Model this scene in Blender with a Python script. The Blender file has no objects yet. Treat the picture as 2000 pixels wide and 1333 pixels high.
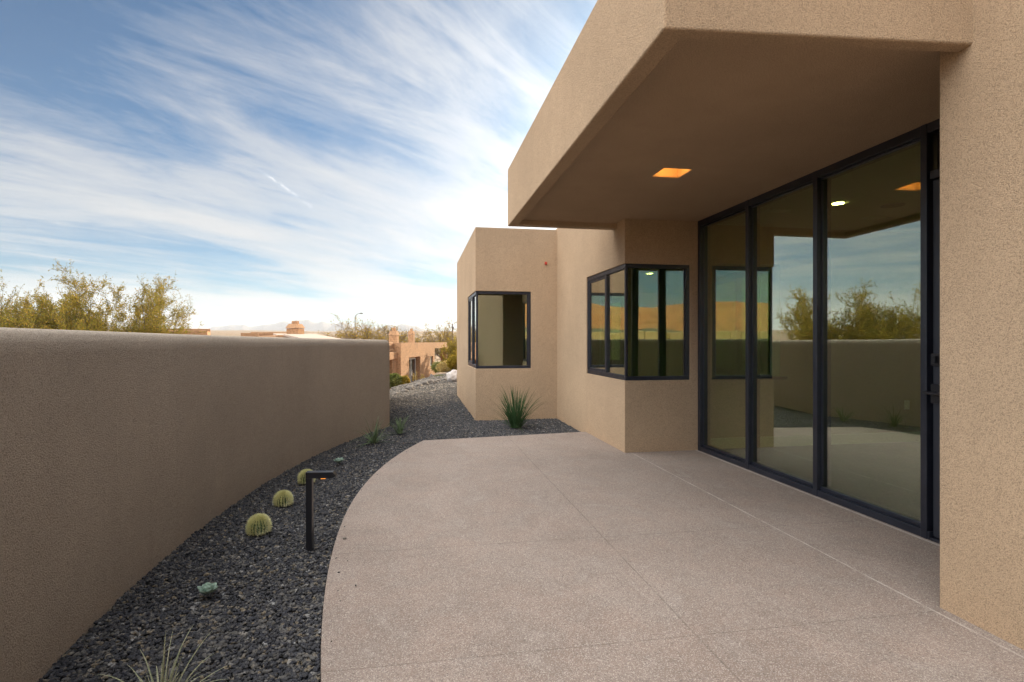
import bpy, bmesh, math, random
import numpy as np
from mathutils import Vector, Matrix, noise as mnoise
R = math.radians
scene = bpy.context.scene
COL = scene.collection
EYE = 1.35
FPX = 1066.7
TH = R(9.84)
CT, ST = math.cos(TH), math.sin(TH)

def at(px, z, h=0.0):
    """world point for a bearing (photo column) and a depth in metres"""
    u = (px - 1000.0) / FPX
    xc = u * z
    return Vector((xc * CT + z * ST, -xc * ST + z * CT, h))
def hgt(py, z):
    return EYE + (666.0 - py) / FPX * z

# ------------------------------------------------------------------ materials
def new_mat(name):
    m = bpy.data.materials.new(name); m.use_nodes = True
    nt = m.node_tree
    for n in list(nt.nodes):
        nt.nodes.remove(n)
    out = nt.nodes.new('ShaderNodeOutputMaterial')
    return m, nt, out
def N(nt, typ, **kw):
    n = nt.nodes.new(typ)
    for k, v in kw.items():
        if k.startswith('_'):
            setattr(n, k[1:], v)
        else:
            key = k.replace('__', ' ')
            n.inputs[key].default_value = v
    return n
def L(nt, a, b): nt.links.new(a, b)
def coords(nt, scale=(1, 1, 1), kind='Object'):
    tc = N(nt, 'ShaderNodeTexCoord')
    mp = N(nt, 'ShaderNodeMapping'); mp.inputs['Scale'].default_value = scale
    L(nt, tc.outputs[kind], mp.inputs['Vector'])
    return mp.outputs['Vector']
def noise(nt, vec, scale, detail=3, rough=0.55, dist=0.0):
    n = N(nt, 'ShaderNodeTexNoise'); n.inputs['Scale'].default_value = scale
    n.inputs['Detail'].default_value = detail; n.inputs['Roughness'].default_value = rough
    n.inputs['Distortion'].default_value = dist
    L(nt, vec, n.inputs['Vector'])
    return n.outputs['Fac']
def ramp(nt, fac, stops, interp='LINEAR'):
    r = N(nt, 'ShaderNodeValToRGB'); cr = r.color_ramp; cr.interpolation = interp
    while len(cr.elements) < len(stops): cr.elements.new(0.5)
    for e, (p, c) in zip(cr.elements, stops):
        e.position = p
        e.color = (c, c, c, 1) if not isinstance(c, tuple) else (c[0], c[1], c[2], 1)
    L(nt, fac, r.inputs['Fac'])
    return r.outputs['Color']
def mixc(nt, fac, a, b, typ='MIX'):
    m = N(nt, 'ShaderNodeMix', _data_type='RGBA', _blend_type=typ)
    for sock, v in ((0, fac), (6, a), (7, b)):
        if isinstance(v, (int, float)): m.inputs[sock].default_value = v
        elif isinstance(v, tuple): m.inputs[sock].default_value = (v[0], v[1], v[2], 1)
        else: L(nt, v, m.inputs[sock])
    return m.outputs[2]
def math_(nt, op, a, b=None, c=None, clamp=False):
    m = N(nt, 'ShaderNodeMath', _operation=op); m.use_clamp = clamp
    for i, v in enumerate((a, b, c)):
        if v is None: continue
        if isinstance(v, (int, float)): m.inputs[i].default_value = v
        else: L(nt, v, m.inputs[i])
    return m.outputs[0]
def bump(nt, h, strength, dist, normal=None):
    b = N(nt, 'ShaderNodeBump'); b.inputs['Strength'].default_value = strength
    b.inputs['Distance'].default_value = dist
    L(nt, h, b.inputs['Height'])
    if normal is not None: L(nt, normal, b.inputs['Normal'])
    return b.outputs['Normal']
def principled(nt, out, color, rough=0.8, normal=None, metallic=0.0, spec=0.5):
    p = N(nt, 'ShaderNodeBsdfPrincipled')
    if isinstance(color, tuple): p.inputs['Base Color'].default_value = (*color[:3], 1)
    else: L(nt, color, p.inputs['Base Color'])
    if isinstance(rough, (int, float)): p.inputs['Roughness'].default_value = rough
    else: L(nt, rough, p.inputs['Roughness'])
    p.inputs['Metallic'].default_value = metallic
    p.inputs['Specular IOR Level'].default_value = spec
    if normal is not None: L(nt, normal, p.inputs['Normal'])
    L(nt, p.outputs[0], out.inputs['Surface'])
    return p

def m_stucco(name, col, grain=165, var=0.10, bstr=1.0, bdist=0.008, streak=True):
    m, nt, out = new_mat(name)
    v = coords(nt)
    big = noise(nt, v, 0.9, 4, 0.6)
    med = noise(nt, v, 6, 4, 0.6)
    fine = noise(nt, v, grain, 2, 0.6)
    fine2 = noise(nt, v, grain * 2.3, 2, 0.6)
    c = mixc(nt, ramp(nt, big, [(0.3, 0.0), (0.7, 1.0)]), tuple(x * (1 - var) for x in col), tuple(x * (1 + var) for x in col))
    c = mixc(nt, ramp(nt, med, [(0.35, 0.0), (0.7, 0.22)]), c, tuple(x * 0.82 for x in col))
    if streak:
        vs = coords(nt, (3.5, 3.5, 0.22))
        st = noise(nt, vs, 1.6, 4, 0.65)
        c = mixc(nt, ramp(nt, st, [(0.48, 0.0), (0.75, 0.22)]), c, tuple(x * 0.78 for x in col))
    tcz = N(nt, 'ShaderNodeTexCoord'); spz = N(nt, 'ShaderNodeSeparateXYZ'); L(nt, tcz.outputs['Object'], spz.inputs[0])
    hz_ = math_(nt, 'ADD', spz.outputs[2], math_(nt, 'MULTIPLY', noise(nt, v, 2.3, 5, .65), -.5))
    c = mixc(nt, ramp(nt, math_(nt, 'ADD', hz_, .5), [(.22, .30), (.42, 0.0)]), c, (col[0] * 1.05, col[1] * .93, col[2] * .86))
    c = mixc(nt, ramp(nt, fine, [(0.36, 0.75), (0.48, 0.15), (0.60, 0.0)]), c, tuple(x * 0.42 for x in col))
    c = mixc(nt, ramp(nt, fine2, [(0.53, 0.0), (0.68, 0.7)]), c, tuple(min(1, x * 1.6) for x in col))
    h = math_(nt, 'ADD', fine, math_(nt, 'MULTIPLY', fine2, 0.5))
    n1 = bump(nt, med, 0.25, 0.012)
    principled(nt, out, c, 0.92, bump(nt, h, bstr, bdist, n1), spec=0.2)
    return m
def m_plain(name, col, rough=0.7, var=0.1, scale=8, metallic=0.0, bstr=0.0, bscale=60, spec=0.5):
    m, nt, out = new_mat(name)
    v = coords(nt)
    f = noise(nt, v, scale, 4, 0.6)
    c = mixc(nt, f, tuple(x * (1 - var) for x in col), tuple(x * (1 + var) for x in col))
    nrm = bump(nt, noise(nt, v, bscale, 3), bstr, 0.005) if bstr else None
    principled(nt, out, c, rough, nrm, metallic, spec)
    return m
def m_metal():
    m, nt, out = new_mat('dark_bronze_metal')
    v = coords(nt)
    f = noise(nt, v, 14, 5, 0.7)
    sc = noise(nt, v, 60, 3, 0.7)
    c = mixc(nt, ramp(nt, f, [(0.35, 0.0), (0.7, 1.0)]), (0.006, 0.008, 0.015), (0.014, 0.017, 0.028))
    c = mixc(nt, ramp(nt, sc, [(0.70, 0.0), (0.76, 0.6)]), c, (0.16, 0.16, 0.17))
    r = ramp(nt, f, [(0.3, 0.28), (0.7, 0.5)])
    principled(nt, out, c, r, bump(nt, sc, 0.05, 0.002), 0.0, 0.6)
    return m
def m_glass(name='tinted_glass', base=0.26, tint=(0.62, 0.78, 0.53), rcol=(0.97, 0.97, 0.94)):
    m, nt, out = new_mat(name)
    lw = N(nt, 'ShaderNodeLayerWeight'); lw.inputs['Blend'].default_value = 0.35
    lw.inputs['Blend'].default_value = 0.5
    fac = math_(nt, 'ADD', base, math_(nt, 'MULTIPLY', math_(nt, 'POWER', lw.outputs['Facing'], 2.5), 0.72), clamp=True)
    t = N(nt, 'ShaderNodeBsdfTransparent'); t.inputs['Color'].default_value = (*tint, 1)
    g = N(nt, 'ShaderNodeBsdfGlossy'); g.inputs['Color'].default_value = (*rcol, 1); g.inputs['Roughness'].default_value = 0.0
    v = coords(nt)
    L(nt, bump(nt, noise(nt, v, 1.1, 1), 0.05, 0.02), g.inputs['Normal'])
    # the inner face of the pane passes light straight through
    geo = N(nt, 'ShaderNodeNewGeometry')
    mx = N(nt, 'ShaderNodeMixShader'); L(nt, fac, mx.inputs[0]); L(nt, t.outputs[0], mx.inputs[1]); L(nt, g.outputs[0], mx.inputs[2])
    L(nt, mx.outputs[0], out.inputs['Surface'])
    return m
def m_emit(name, col, s):
    m, nt, out = new_mat(name)
    e = N(nt, 'ShaderNodeEmission'); e.inputs['Color'].default_value = (*col, 1); e.inputs['Strength'].default_value = s
    L(nt, e.outputs[0], out.inputs['Surface'])
    return m
def m_leaf(name, c1, c2, trans=0.4, scale=1.5, c3=None):
    m, nt, out = new_mat(name)
    v = coords(nt)
    f = noise(nt, v, scale, 4, 0.7)
    f2 = noise(nt, v, scale * 17, 2, 0.7)
    c = mixc(nt, ramp(nt, f, [(0.35, 0.0), (0.65, 1.0)]), c1, c2)
    if c3: c = mixc(nt, ramp(nt, f2, [(0.5, 0.0), (0.62, 1.0)]), c, c3)
    d = N(nt, 'ShaderNodeBsdfDiffuse'); t = N(nt, 'ShaderNodeBsdfTranslucent')
    L(nt, c, d.inputs['Color']); L(nt, c, t.inputs['Color'])
    mx = N(nt, 'ShaderNodeMixShader'); mx.inputs[0].default_value = trans
    L(nt, d.outputs[0], mx.inputs[1]); L(nt, t.outputs[0], mx.inputs[2]); L(nt, mx.outputs[0], out.inputs['Surface'])
    return m

M = {}
STC = (0.50, 0.362, 0.236)
M['stucco'] = m_stucco('tan_stucco', STC)
M['garden_stucco'] = m_stucco('garden_wall_stucco', (0.43, 0.36, 0.285), grain=150)
M['interior'] = m_plain('interior_paint', (0.62, 0.58, 0.48), 0.85, 0.03, 3)
M['ceiling'] = m_plain('ceiling_paint', (0.66, 0.62, 0.52), 0.9, 0.03, 3)
M['white_trim'] = m_plain('white_trim', (0.75, 0.73, 0.66), 0.5, 0.03)
M['metal'] = m_metal()
M['door_metal'] = m_plain('door_dark_paint', (0.022, 0.025, 0.034), 0.42, 0.15, 6)
M['glass'] = m_glass()
M['carpet'] = m_plain('dark_carpet', (0.055, 0.060, 0.05), 0.97, 0.2, 40, bstr=0.3, bscale=400)
M['black_metal'] = m_plain('black_powdercoat', (0.012, 0.012, 0.015), 0.32, 0.2, 20)
M['lamp_warm'] = m_emit('warm_lamp', (1.0, 0.50, 0.14), 13.0)
M['lamp_room'] = m_emit('room_downlight', (1.0, 0.72, 0.32), 42.0)
M['lamp_path'] = m_emit('path_lamp', (1.0, 0.35, 0.06), 0.7)
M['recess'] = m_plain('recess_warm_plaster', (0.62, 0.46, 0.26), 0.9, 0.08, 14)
M['red'] = m_plain('red_plastic', (0.50, 0.05, 0.03), 0.4, 0.1)
M['speaker'] = m_plain('speaker_grille', (0.22, 0.22, 0.18), 0.8, 0.1)

def m_patio():
    m, nt, out = new_mat('washed_concrete')
    v = coords(nt)
    big = noise(nt, v, 0.8, 5, 0.62)
    med = noise(nt, v, 3.2, 5, 0.65, 0.6)
    fine = noise(nt, v, 210, 2, 0.7)
    vor = N(nt, 'ShaderNodeTexVoronoi'); vor.inputs['Scale'].default_value = 260; L(nt, v, vor.inputs['Vector'])
    vor2 = N(nt, 'ShaderNodeTexVoronoi'); vor2.inputs['Scale'].default_value = 190; L(nt, v, vor2.inputs['Vector'])
    c = mixc(nt, ramp(nt, big, [(0.35, 0.0), (0.68, 1.0)]), (0.205, 0.162, 0.135), (0.270, 0.220, 0.186))
    c = mixc(nt, ramp(nt, med, [(0.40, 0.0), (0.66, 0.42)]), c, (0.30, 0.215, 0.17))
    c = mixc(nt, ramp(nt, med, [(0.28, 0.30), (0.42, 0.0)]), c, (0.42, 0.365, 0.32))
    stn = noise(nt, coords(nt, (1, .6, 1)), 1.7, 6, 0.7, 1.2)
    c = mixc(nt, ramp(nt, stn, [(0.50, 0.0), (0.58, 0.14), (0.64, 0.0)]), c, (0.40, 0.35, 0.31))
    c = mixc(nt, ramp(nt, stn, [(0.30, 0.22), (0.42, 0.0)]), c, (0.17, 0.125, 0.10))
    bw = N(nt, 'ShaderNodeSeparateColor'); L(nt, vor.outputs['Color'], bw.inputs[0])
    bw2 = N(nt, 'ShaderNodeSeparateColor'); L(nt, vor2.outputs['Color'], bw2.inputs[0])
    c = mixc(nt, ramp(nt, bw.outputs[0], [(0.0, 0.42), (0.22, 0.32), (0.26, 0.0)]), c, (0.13, 0.10, 0.085))
    c = mixc(nt, ramp(nt, bw.outputs[1], [(0.76, 0.0), (0.80, 0.38)]), c, (0.62, 0.56, 0.50))
    c = mixc(nt, ramp(nt, bw2.outputs[0], [(0.0, 0.6), (0.07, 0.6), (0.09, 0.0)]), c, (0.10, 0.085, 0.08))
    c = mixc(nt, ramp(nt, fine, [(0.35, 0.4), (0.55, 0.0)]), c, (0.16, 0.13, 0.11))
    # saw-cut joints (they belong to the slab)
    tc = N(nt, 'ShaderNodeTexCoord'); sp = N(nt, 'ShaderNodeSeparateXYZ'); L(nt, tc.outputs['Object'], sp.inputs[0])
    wob = math_(nt, 'MULTIPLY', math_(nt, 'SUBTRACT', noise(nt, v, 2.0, 3), 0.5), 0.012)
    X = math_(nt, 'ADD', sp.outputs[0], wob); Y = math_(nt, 'ADD', sp.outputs[1], wob)
    def line(s, pos, w):
        return math_(nt, 'LESS_THAN', math_(nt, 'ABSOLUTE', math_(nt, 'SUBTRACT', s, pos)), w)
    dark = math_(nt, 'MAXIMUM', line(X, 1.262, 0.0045), math_(nt, 'MAXIMUM', line(Y, 3.60, 0.0040), line(Y, 2.325, 0.0036)))
    dark = math_(nt, 'MAXIMUM', dark, math_(nt, 'MAXIMUM', line(Y, 1.05, 0.0028), line(Y, -0.22, 0.0028)))
    gaps = ramp(nt, noise(nt, v, 9, 3), [(0.35, 0.45), (0.6, 1.0)])
    dk = math_(nt, 'MULTIPLY', dark, gaps)
    c = mixc(nt, math_(nt, 'MULTIPLY', dk, 0.38), c, (0.06, 0.05, 0.04))
    lt = math_(nt, 'MULTIPLY', line(X, 2.548, 0.0060), ramp(nt, noise(nt, v, 7, 4), [(0.36, 0.25), (0.58, 1.0)]))
    c = mixc(nt, math_(nt, 'MULTIPLY', lt, 0.36), c, (0.72, 0.67, 0.60))
    edge = math_(nt, 'MULTIPLY', math_(nt, 'LESS_THAN', math_(nt, 'ABSOLUTE', math_(nt, 'SUBTRACT', sp.outputs[0], 3.395)), 0.013), gaps)
    c = mixc(nt, math_(nt, 'MULTIPLY', edge, 0.35), c, (0.75, 0.72, 0.66))
    h = math_(nt, 'SUBTRACT', math_(nt, 'ADD', fine, math_(nt, 'MULTIPLY', vor.outputs['Distance'], 0.7)), math_(nt, 'MULTIPLY', dark, 2.0))
    principled(nt, out, c, 0.85, bump(nt, h, 0.55, 0.003, bump(nt, med, 0.12, 0.01)), spec=0.3)
    return m
M['patio'] = m_patio()

def m_rock(name, stops, scale, rough=0.85, bstr=0.6, bsc=300, bd=0.004):
    m, nt, out = new_mat(name)
    v = coords(nt)
    vor = N(nt, 'ShaderNodeTexVoronoi'); vor.inputs['Scale'].default_value = scale; L(nt, v, vor.inputs['Vector'])
    s = N(nt, 'ShaderNodeSeparateColor'); L(nt, vor.outputs['Color'], s.inputs[0])
    c = ramp(nt, s.outputs[0], stops)
    c = mixc(nt, ramp(nt, noise(nt, v, bsc * 0.6, 3), [(0.4, 0.0), (0.75, 0.5)]), c, (0.10, 0.10, 0.10))
    principled(nt, out, c, rough, bump(nt, noise(nt, v, bsc, 3), bstr, bd), spec=0.35)
    return m
M['lava'] = m_rock('black_lava_rock', [(0.0, (0.014, 0.015, 0.020)), (0.3, (0.032, 0.033, 0.039)), (0.55, (0.021, 0.023, 0.034)),
                                       (0.75, (0.085, 0.080, 0.072)), (0.90, (0.12, 0.115, 0.11)), (0.965, (0.17, 0.135, 0.085)), (0.99, (0.26, 0.26, 0.26))], 48)
def m_gravel_ground():
    m, nt, out = new_mat('gravel_ground')
    v = coords(nt)
    vor = N(nt, 'ShaderNodeTexVoronoi'); vor.inputs['Scale'].default_value = 30; L(nt, v, vor.inputs['Vector'])
    s = N(nt, 'ShaderNodeSeparateColor'); L(nt, vor.outputs['Color'], s.inputs[0])
    c = ramp(nt, s.outputs[0], [(0.0, (0.028, 0.028, 0.033)), (0.5, (0.065, 0.062, 0.058)), (0.85, (0.14, 0.12, 0.10)), (0.97, (0.34, 0.31, 0.28))])
    h = math_(nt, 'SUBTRACT', 1.0, vor.outputs['Distance'])
    principled(nt, out, c, 0.9, bump(nt, h, 1.0, 0.03), spec=0.3)
    return m
M['gravel_ground'] = m_gravel_ground()
def m_desert():
    m, nt, out = new_mat('desert_ground')
    v = coords(nt)
    a = noise(nt, v, 0.02, 6, 0.65); b = noise(nt, v, 0.35, 5, 0.7); c3 = noise(nt, v, 6, 4, 0.7)
    c = mixc(nt, a, (0.30, 0.19, 0.12), (0.36, 0.27, 0.19))
    c = mixc(nt, ramp(nt, b, [(0.46, 0.0), (0.56, 0.85)]), c, (0.11, 0.105, 0.055))
    c = mixc(nt, ramp(nt, c3, [(0.5, 0.0), (0.65, 0.5)]), c, (0.20, 0.13, 0.09))
    principled(nt, out, c, 0.95, bump(nt, c3, 0.6, 0.08), spec=0.1)
    return m
M['desert'] = m_desert()
def m_redhill():
    m, nt, out = new_mat('red_sandstone_hill')
    v = coords(nt, (1, 1, 1))
    vs = coords(nt, (0.004, 0.004, 0.30))
    st = noise(nt, vs, 1.6, 5, 0.6, 0.8)
    sc = noise(nt, v, 0.16, 6, 0.75)
    c = mixc(nt, ramp(nt, st, [(0.35, 0.0), (0.65, 1.0)]), (0.62, 0.26, 0.10), (0.74, 0.40, 0.17))
    c = mixc(nt, ramp(nt, sc, [(0.50, 0.0), (0.60, 0.55)]), c, (0.20, 0.14, 0.06))
    principled(nt, out, c, 0.95, bump(nt, sc, 0.8, 1.5), spec=0.1)
    return m
M['redhill'] = m_redhill()
M['mountain'] = m_plain('mountain_rock', (0.14, 0.125, 0.12), 0.95, 0.4, 0.004)
M['nb_stucco'] = m_stucco('neighbour_stucco', (0.47, 0.275, 0.148), grain=9, var=0.1, bstr=0.3, bdist=0.02)
M['nb_stucco_shaded'] = m_stucco('neighbour_shaded_stucco', (0.33, 0.16, 0.09), grain=9, var=0.08, bstr=0.3, bdist=0.02, streak=False)  # darker copy of the neighbour stucco; porch shade painted into the colour
M['nb_roof'] = m_plain('pale_roof_coating', (0.42, 0.33, 0.26), 0.8, 0.15, 1.5)
M['nb_glass'] = m_plain('dark_window_glass', (0.02, 0.025, 0.035), 0.06, 0.2, 3, spec=1.0)
M['bark'] = m_plain('grey_brown_bark', (0.085, 0.062, 0.042), 0.9, 0.4, 9, bstr=0.5, bscale=40)
M['twig'] = m_plain('dry_twig', (0.15, 0.105, 0.07), 0.9, 0.3, 9)
M['leaf_mesq'] = m_leaf('mesquite_leaf', (0.17, 0.18, 0.035), (0.31, 0.25, 0.045), 0.55, 1.2, (0.44, 0.27, 0.06))
M['leaf_yel'] = m_leaf('palo_verde_leaf', (0.24, 0.19, 0.03), (0.38, 0.25, 0.04), 0.5, 1.0)
M['leaf_green'] = m_leaf('shrub_leaf', (0.12, 0.145, 0.04), (0.24, 0.23, 0.07), 0.3, 2.0)
M['dry_grass'] = m_leaf('dry_yellow_grass', (0.42, 0.31, 0.12), (0.55, 0.42, 0.17), 0.4, 3.0)
M['blade'] = m_leaf('red_yucca_blade', (0.040, 0.085, 0.032), (0.075, 0.13, 0.055), 0.25, 6.0)
M['blade_low'] = m_leaf('yucca_blade_pale', (0.10, 0.15, 0.075), (0.17, 0.21, 0.12), 0.25, 6.0)
M['blade_grey'] = m_leaf('grey_green_blade', (0.21, 0.24, 0.15), (0.30, 0.30, 0.20), 0.25, 9.0, (0.42, 0.38, 0.27))
M['cactus'] = m_plain('cactus_skin', (0.055, 0.11, 0.04), 0.6, 0.25, 30)
M['spine'] = m_leaf('cactus_spine', (0.78, 0.76, 0.42), (0.85, 0.83, 0.55), 0.3, 12.0)
M['agave'] = m_plain('agave_leaf', (0.22, 0.31, 0.25), 0.6, 0.2, 18)
M['boulder'] = m_plain('pale_boulder', (0.44, 0.40, 0.37), 0.85, 0.35, 5, bstr=0.8, bscale=14)
M['rock_dark'] = m_plain('grey_rock', (0.16, 0.14, 0.12), 0.9, 0.35, 7, bstr=0.8, bscale=20)
M['brown_mound'] = m_plain('brown_clipped_twigs', (0.22, 0.155, 0.095), 0.95, 0.4, 25, bstr=1.0, bscale=50)
M['sandstone'] = m_plain('yellow_sandstone', (0.46, 0.36, 0.20), 0.9, 0.6, 2.4, bstr=0.9, bscale=3)
M['pole'] = m_plain('pole_brown', (0.10, 0.08, 0.07), 0.7, 0.2)
M['path_red'] = m_plain('red_walk', (0.36, 0.17, 0.11), 0.9, 0.2, 3)

# ------------------------------------------------------------------ mesh helpers
class MB:
    def __init__(s): s.v = []; s.f = []; s.m = []
    def add(s, vs, fs, mi=0):
        b = len(s.v); s.v += [tuple(x) for x in vs]; s.f += [tuple(i + b for i in f) for f in fs]; s.m += [mi] * len(fs); return s
    def box(s, x0, x1, y0, y1, z0, z1, mi=0):
        vs = [(x0, y0, z0), (x1, y0, z0), (x1, y1, z0), (x0, y1, z0), (x0, y0, z1), (x1, y0, z1), (x1, y1, z1), (x0, y1, z1)]
        return s.add(vs, [(3, 2, 1, 0), (4, 5, 6, 7), (0, 1, 5, 4), (1, 2, 6, 5), (2, 3, 7, 6), (3, 0, 4, 7)], mi)
    def obox(s, o, ax, ay, x0, x1, y0, y1, z0, z1, mi=0):
        """box in a local frame: o origin, ax / ay horizontal unit vectors"""
        pts = []
        for z in (z0, z1):
            for (x, y) in ((x0, y0), (x1, y0), (x1, y1), (x0, y1)):
                pts.append((o[0] + ax[0] * x + ay[0] * y, o[1] + ax[1] * x + ay[1] * y, z))
        return s.add(pts, [(3, 2, 1, 0), (4, 5, 6, 7), (0, 1, 5, 4), (1, 2, 6, 5), (2, 3, 7, 6), (3, 0, 4, 7)], mi)
    def prism(s, poly, z0, z1, mi=0):
        n = len(poly)
        vs = [(p[0], p[1], z0) for p in poly] + [(p[0], p[1], z1) for p in poly]
        fs = [tuple(reversed(range(n))), tuple(range(n, 2 * n))] + [(i, (i + 1) % n, n + (i + 1) % n, n + i) for i in range(n)]
        return s.add(vs, fs, mi)
    def tube(s, pts, rad, k=6, mi=0):
        pts = [Vector(p) for p in pts]; n = len(pts); vs = []
        for i, p in enumerate(pts):
            d = (pts[min(i + 1, n - 1)] - pts[max(i - 1, 0)]).normalized()
            a = d.cross(Vector((0, 0, 1)) if abs(d.z) < 0.9 else Vector((1, 0, 0))).normalized(); b = d.cross(a)
            r = rad[i] if isinstance(rad, (list, tuple)) else rad
            for j in range(k):
                t = 2 * math.pi * j / k
                vs.append(p + a * (r * math.cos(t)) + b * (r * math.sin(t)))
        fs = []
        for i in range(n - 1):
            for j in range(k):
                fs.append((i * k + j, i * k + (j + 1) % k, (i + 1) * k + (j + 1) % k, (i + 1) * k + j))
        fs.append(tuple(reversed(range(k)))); fs.append(tuple(range((n - 1) * k, n * k)))
        return s.add(vs, fs, mi)
    def disc(s, c, r, z0, z1, k=24, mi=0):
        return s.prism([(c[0] + r * math.cos(2 * math.pi * i / k), c[1] + r * math.sin(2 * math.pi * i / k)) for i in range(k)], z0, z1, mi)

ORG = {}
def tag(o, label=None, cat=None, group=None, kind=None):
    if label: o['label'] = label
    if cat: o['category'] = cat
    if group: o['group'] = group
    if kind: o['kind'] = kind
    return o
def thing(name, loc, label, cat, group=None):
    o = bpy.data.objects.new(name, None); COL.objects.link(o); o.location = loc
    o.empty_display_size = 0.1
    ORG[o.name] = Vector(loc)
    return tag(o, label, cat, group)
def link_mesh(name, me, mats, parent=None, origin=None, smooth=False, bevel=0, bseg=2):
    org = None
    if parent is not None:
        org = ORG[parent.name]
    elif origin is not None:
        org = Vector(origin)
    if org is not None:
        me.transform(Matrix.Translation(-org))
    o = bpy.data.objects.new(name, me); COL.objects.link(o)
    for m in (mats if isinstance(mats, (list, tuple)) else [mats]): me.materials.append(m)
    if parent is not None:
        o.parent = parent
    elif org is not None:
        o.location = org
    ORG[o.name] = org if org is not None else Vector((0, 0, 0))
    if smooth: me.polygons.foreach_set('use_smooth', [True] * len(me.polygons))
    if bevel:
        b = o.modifiers.new('soft_edges', 'BEVEL'); b.width = bevel; b.segments = bseg; b.limit_method = 'ANGLE'; b.angle_limit = R(32)
        b.harden_normals = False
    return o
def build(mb, name, mats, parent=None, origin=None, smooth=False, bevel=0, bseg=2, clean=False):
    me = bpy.data.meshes.new(name)
    me.from_pydata(mb.v, [], mb.f)
    if any(mb.m): me.polygons.foreach_set('material_index', mb.m)
    if clean:
        bm = bmesh.new(); bm.from_mesh(me); bmesh.ops.remove_doubles(bm, verts=bm.verts, dist=1e-5); bmesh.ops.recalc_face_normals(bm, faces=bm.faces); bm.to_mesh(me); bm.free()
    me.update()
    return link_mesh(name, me, mats, parent, origin, smooth, bevel, bseg)
def np_mesh(name, V, F, mats, parent=None, origin=None, smooth=False):
    """V (n,3), F (m,k) numpy arrays with constant k"""
    me = bpy.data.meshes.new(name)
    k = F.shape[1]
    me.vertices.add(len(V)); me.vertices.foreach_set('co', V.astype(np.float32).ravel())
    me.loops.add(F.size); me.loops.foreach_set('vertex_index', F.astype(np.int32).ravel())
    me.polygons.add(len(F)); me.polygons.foreach_set('loop_start', np.arange(0, F.size, k, dtype=np.int32))
    me.polygons.foreach_set('loop_total', np.full(len(F), k, dtype=np.int32))
    me.update(calc_edges=True); me.validate()
    return link_mesh(name, me, mats, parent, origin, smooth)
def solid(boxes, carves=()):
    """union of boxes minus carves on a non-uniform grid; only the outer faces are kept. carve = (x0,x1,y0,y1,z0,z1, material_index)"""
    axes = [sorted({round(b[2 * a + k], 5) for b in list(boxes) + [c[:6] for c in carves] for k in (0, 1)}) for a in range(3)]
    nx, ny, nz = (len(a) - 1 for a in axes)
    occ = {}
    for i in range(nx):
        cx = (axes[0][i] + axes[0][i + 1]) / 2
        for j in range(ny):
            cy = (axes[1][j] + axes[1][j + 1]) / 2
            for k in range(nz):
                cz = (axes[2][k] + axes[2][k + 1]) / 2
                ins = any(b[0] < cx < b[1] and b[2] < cy < b[3] and b[4] < cz < b[5] for b in boxes)
                mi = None
                if ins:
                    mi = -1
                    for c in carves:
                        if c[0] < cx < c[1] and c[2] < cy < c[3] and c[4] < cz < c[5]: mi = 100 + c[6]; break
                occ[i, j, k] = mi
    mb = MB(); vid = {}
    def vert(i, j, k):
        if (i, j, k) not in vid:
            vid[i, j, k] = len(mb.v); mb.v.append((axes[0][i], axes[1][j], axes[2][k]))
        return vid[i, j, k]
    dirs = [((1, 0, 0), [(1, 0, 0), (1, 1, 0), (1, 1, 1), (1, 0, 1)]), ((-1, 0, 0), [(0, 0, 0), (0, 0, 1), (0, 1, 1), (0, 1, 0)]),
            ((0, 1, 0), [(0, 1, 0), (0, 1, 1), (1, 1, 1), (1, 1, 0)]), ((0, -1, 0), [(0, 0, 0), (1, 0, 0), (1, 0, 1), (0, 0, 1)]),
            ((0, 0, 1), [(0, 0, 1), (1, 0, 1), (1, 1, 1), (0, 1, 1)]), ((0, 0, -1), [(0, 0, 0), (0, 1, 0), (1, 1, 0), (1, 0, 0)])]
    for (i, j, k), s in occ.items():
        if s != -1: continue
        for d, q in dirs:
            n = occ.get((i + d[0], j + d[1], k + d[2]))
            if n == -1: continue
            mb.f.append(tuple(vert(i + a, j + b, k + c) for a, b, c in q)); mb.m.append(n - 100 if n is not None and n >= 100 else 0)
    return mb

# ------------------------------------------------------------------ terrain
C0 = Vector((-0.7, 13.5)); C1 = Vector((2.3, 25.8)); CD = (C1 - C0).normalized(); CN = Vector((-CD.y, CD.x))
def sstep(t): t = max(0.0, min(1.0, t)); return t * t * (3 - 2 * t)
def ground_z(x, y):
    d = (Vector((x, y)) - C0).dot(CN)
    a = sstep(d / 7.5) if y > 8 else sstep(d / 7.5) * sstep((abs(x) - 3) / 6 if x < 0 else 0)
    b = sstep((y - 25) / 12.0)
    z = -2.2 * max(a, b)
    if x < -2.6: z = min(z, -2.2 * sstep((-2.6 - x) / 6.0))
    r = math.hypot(x, y)
    if r > 80: z += (r - 80) * 0.0195 * sstep((r - 80) / 200.0) * sstep((2500 - r) / 2300.0) ** 0.0
    if r > 2500: z = min(z, 45.0)
    if r > 30: z += 0.35 * mnoise.noise(Vector((x * 0.03, y * 0.03, 0.0))) * min(1, (r - 30) / 60)
    if r > 200: z += 4 * mnoise.noise(Vector((x * 0.004, y * 0.004, 3.0))) * min(1, (r - 200) / 800)
    return z
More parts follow.
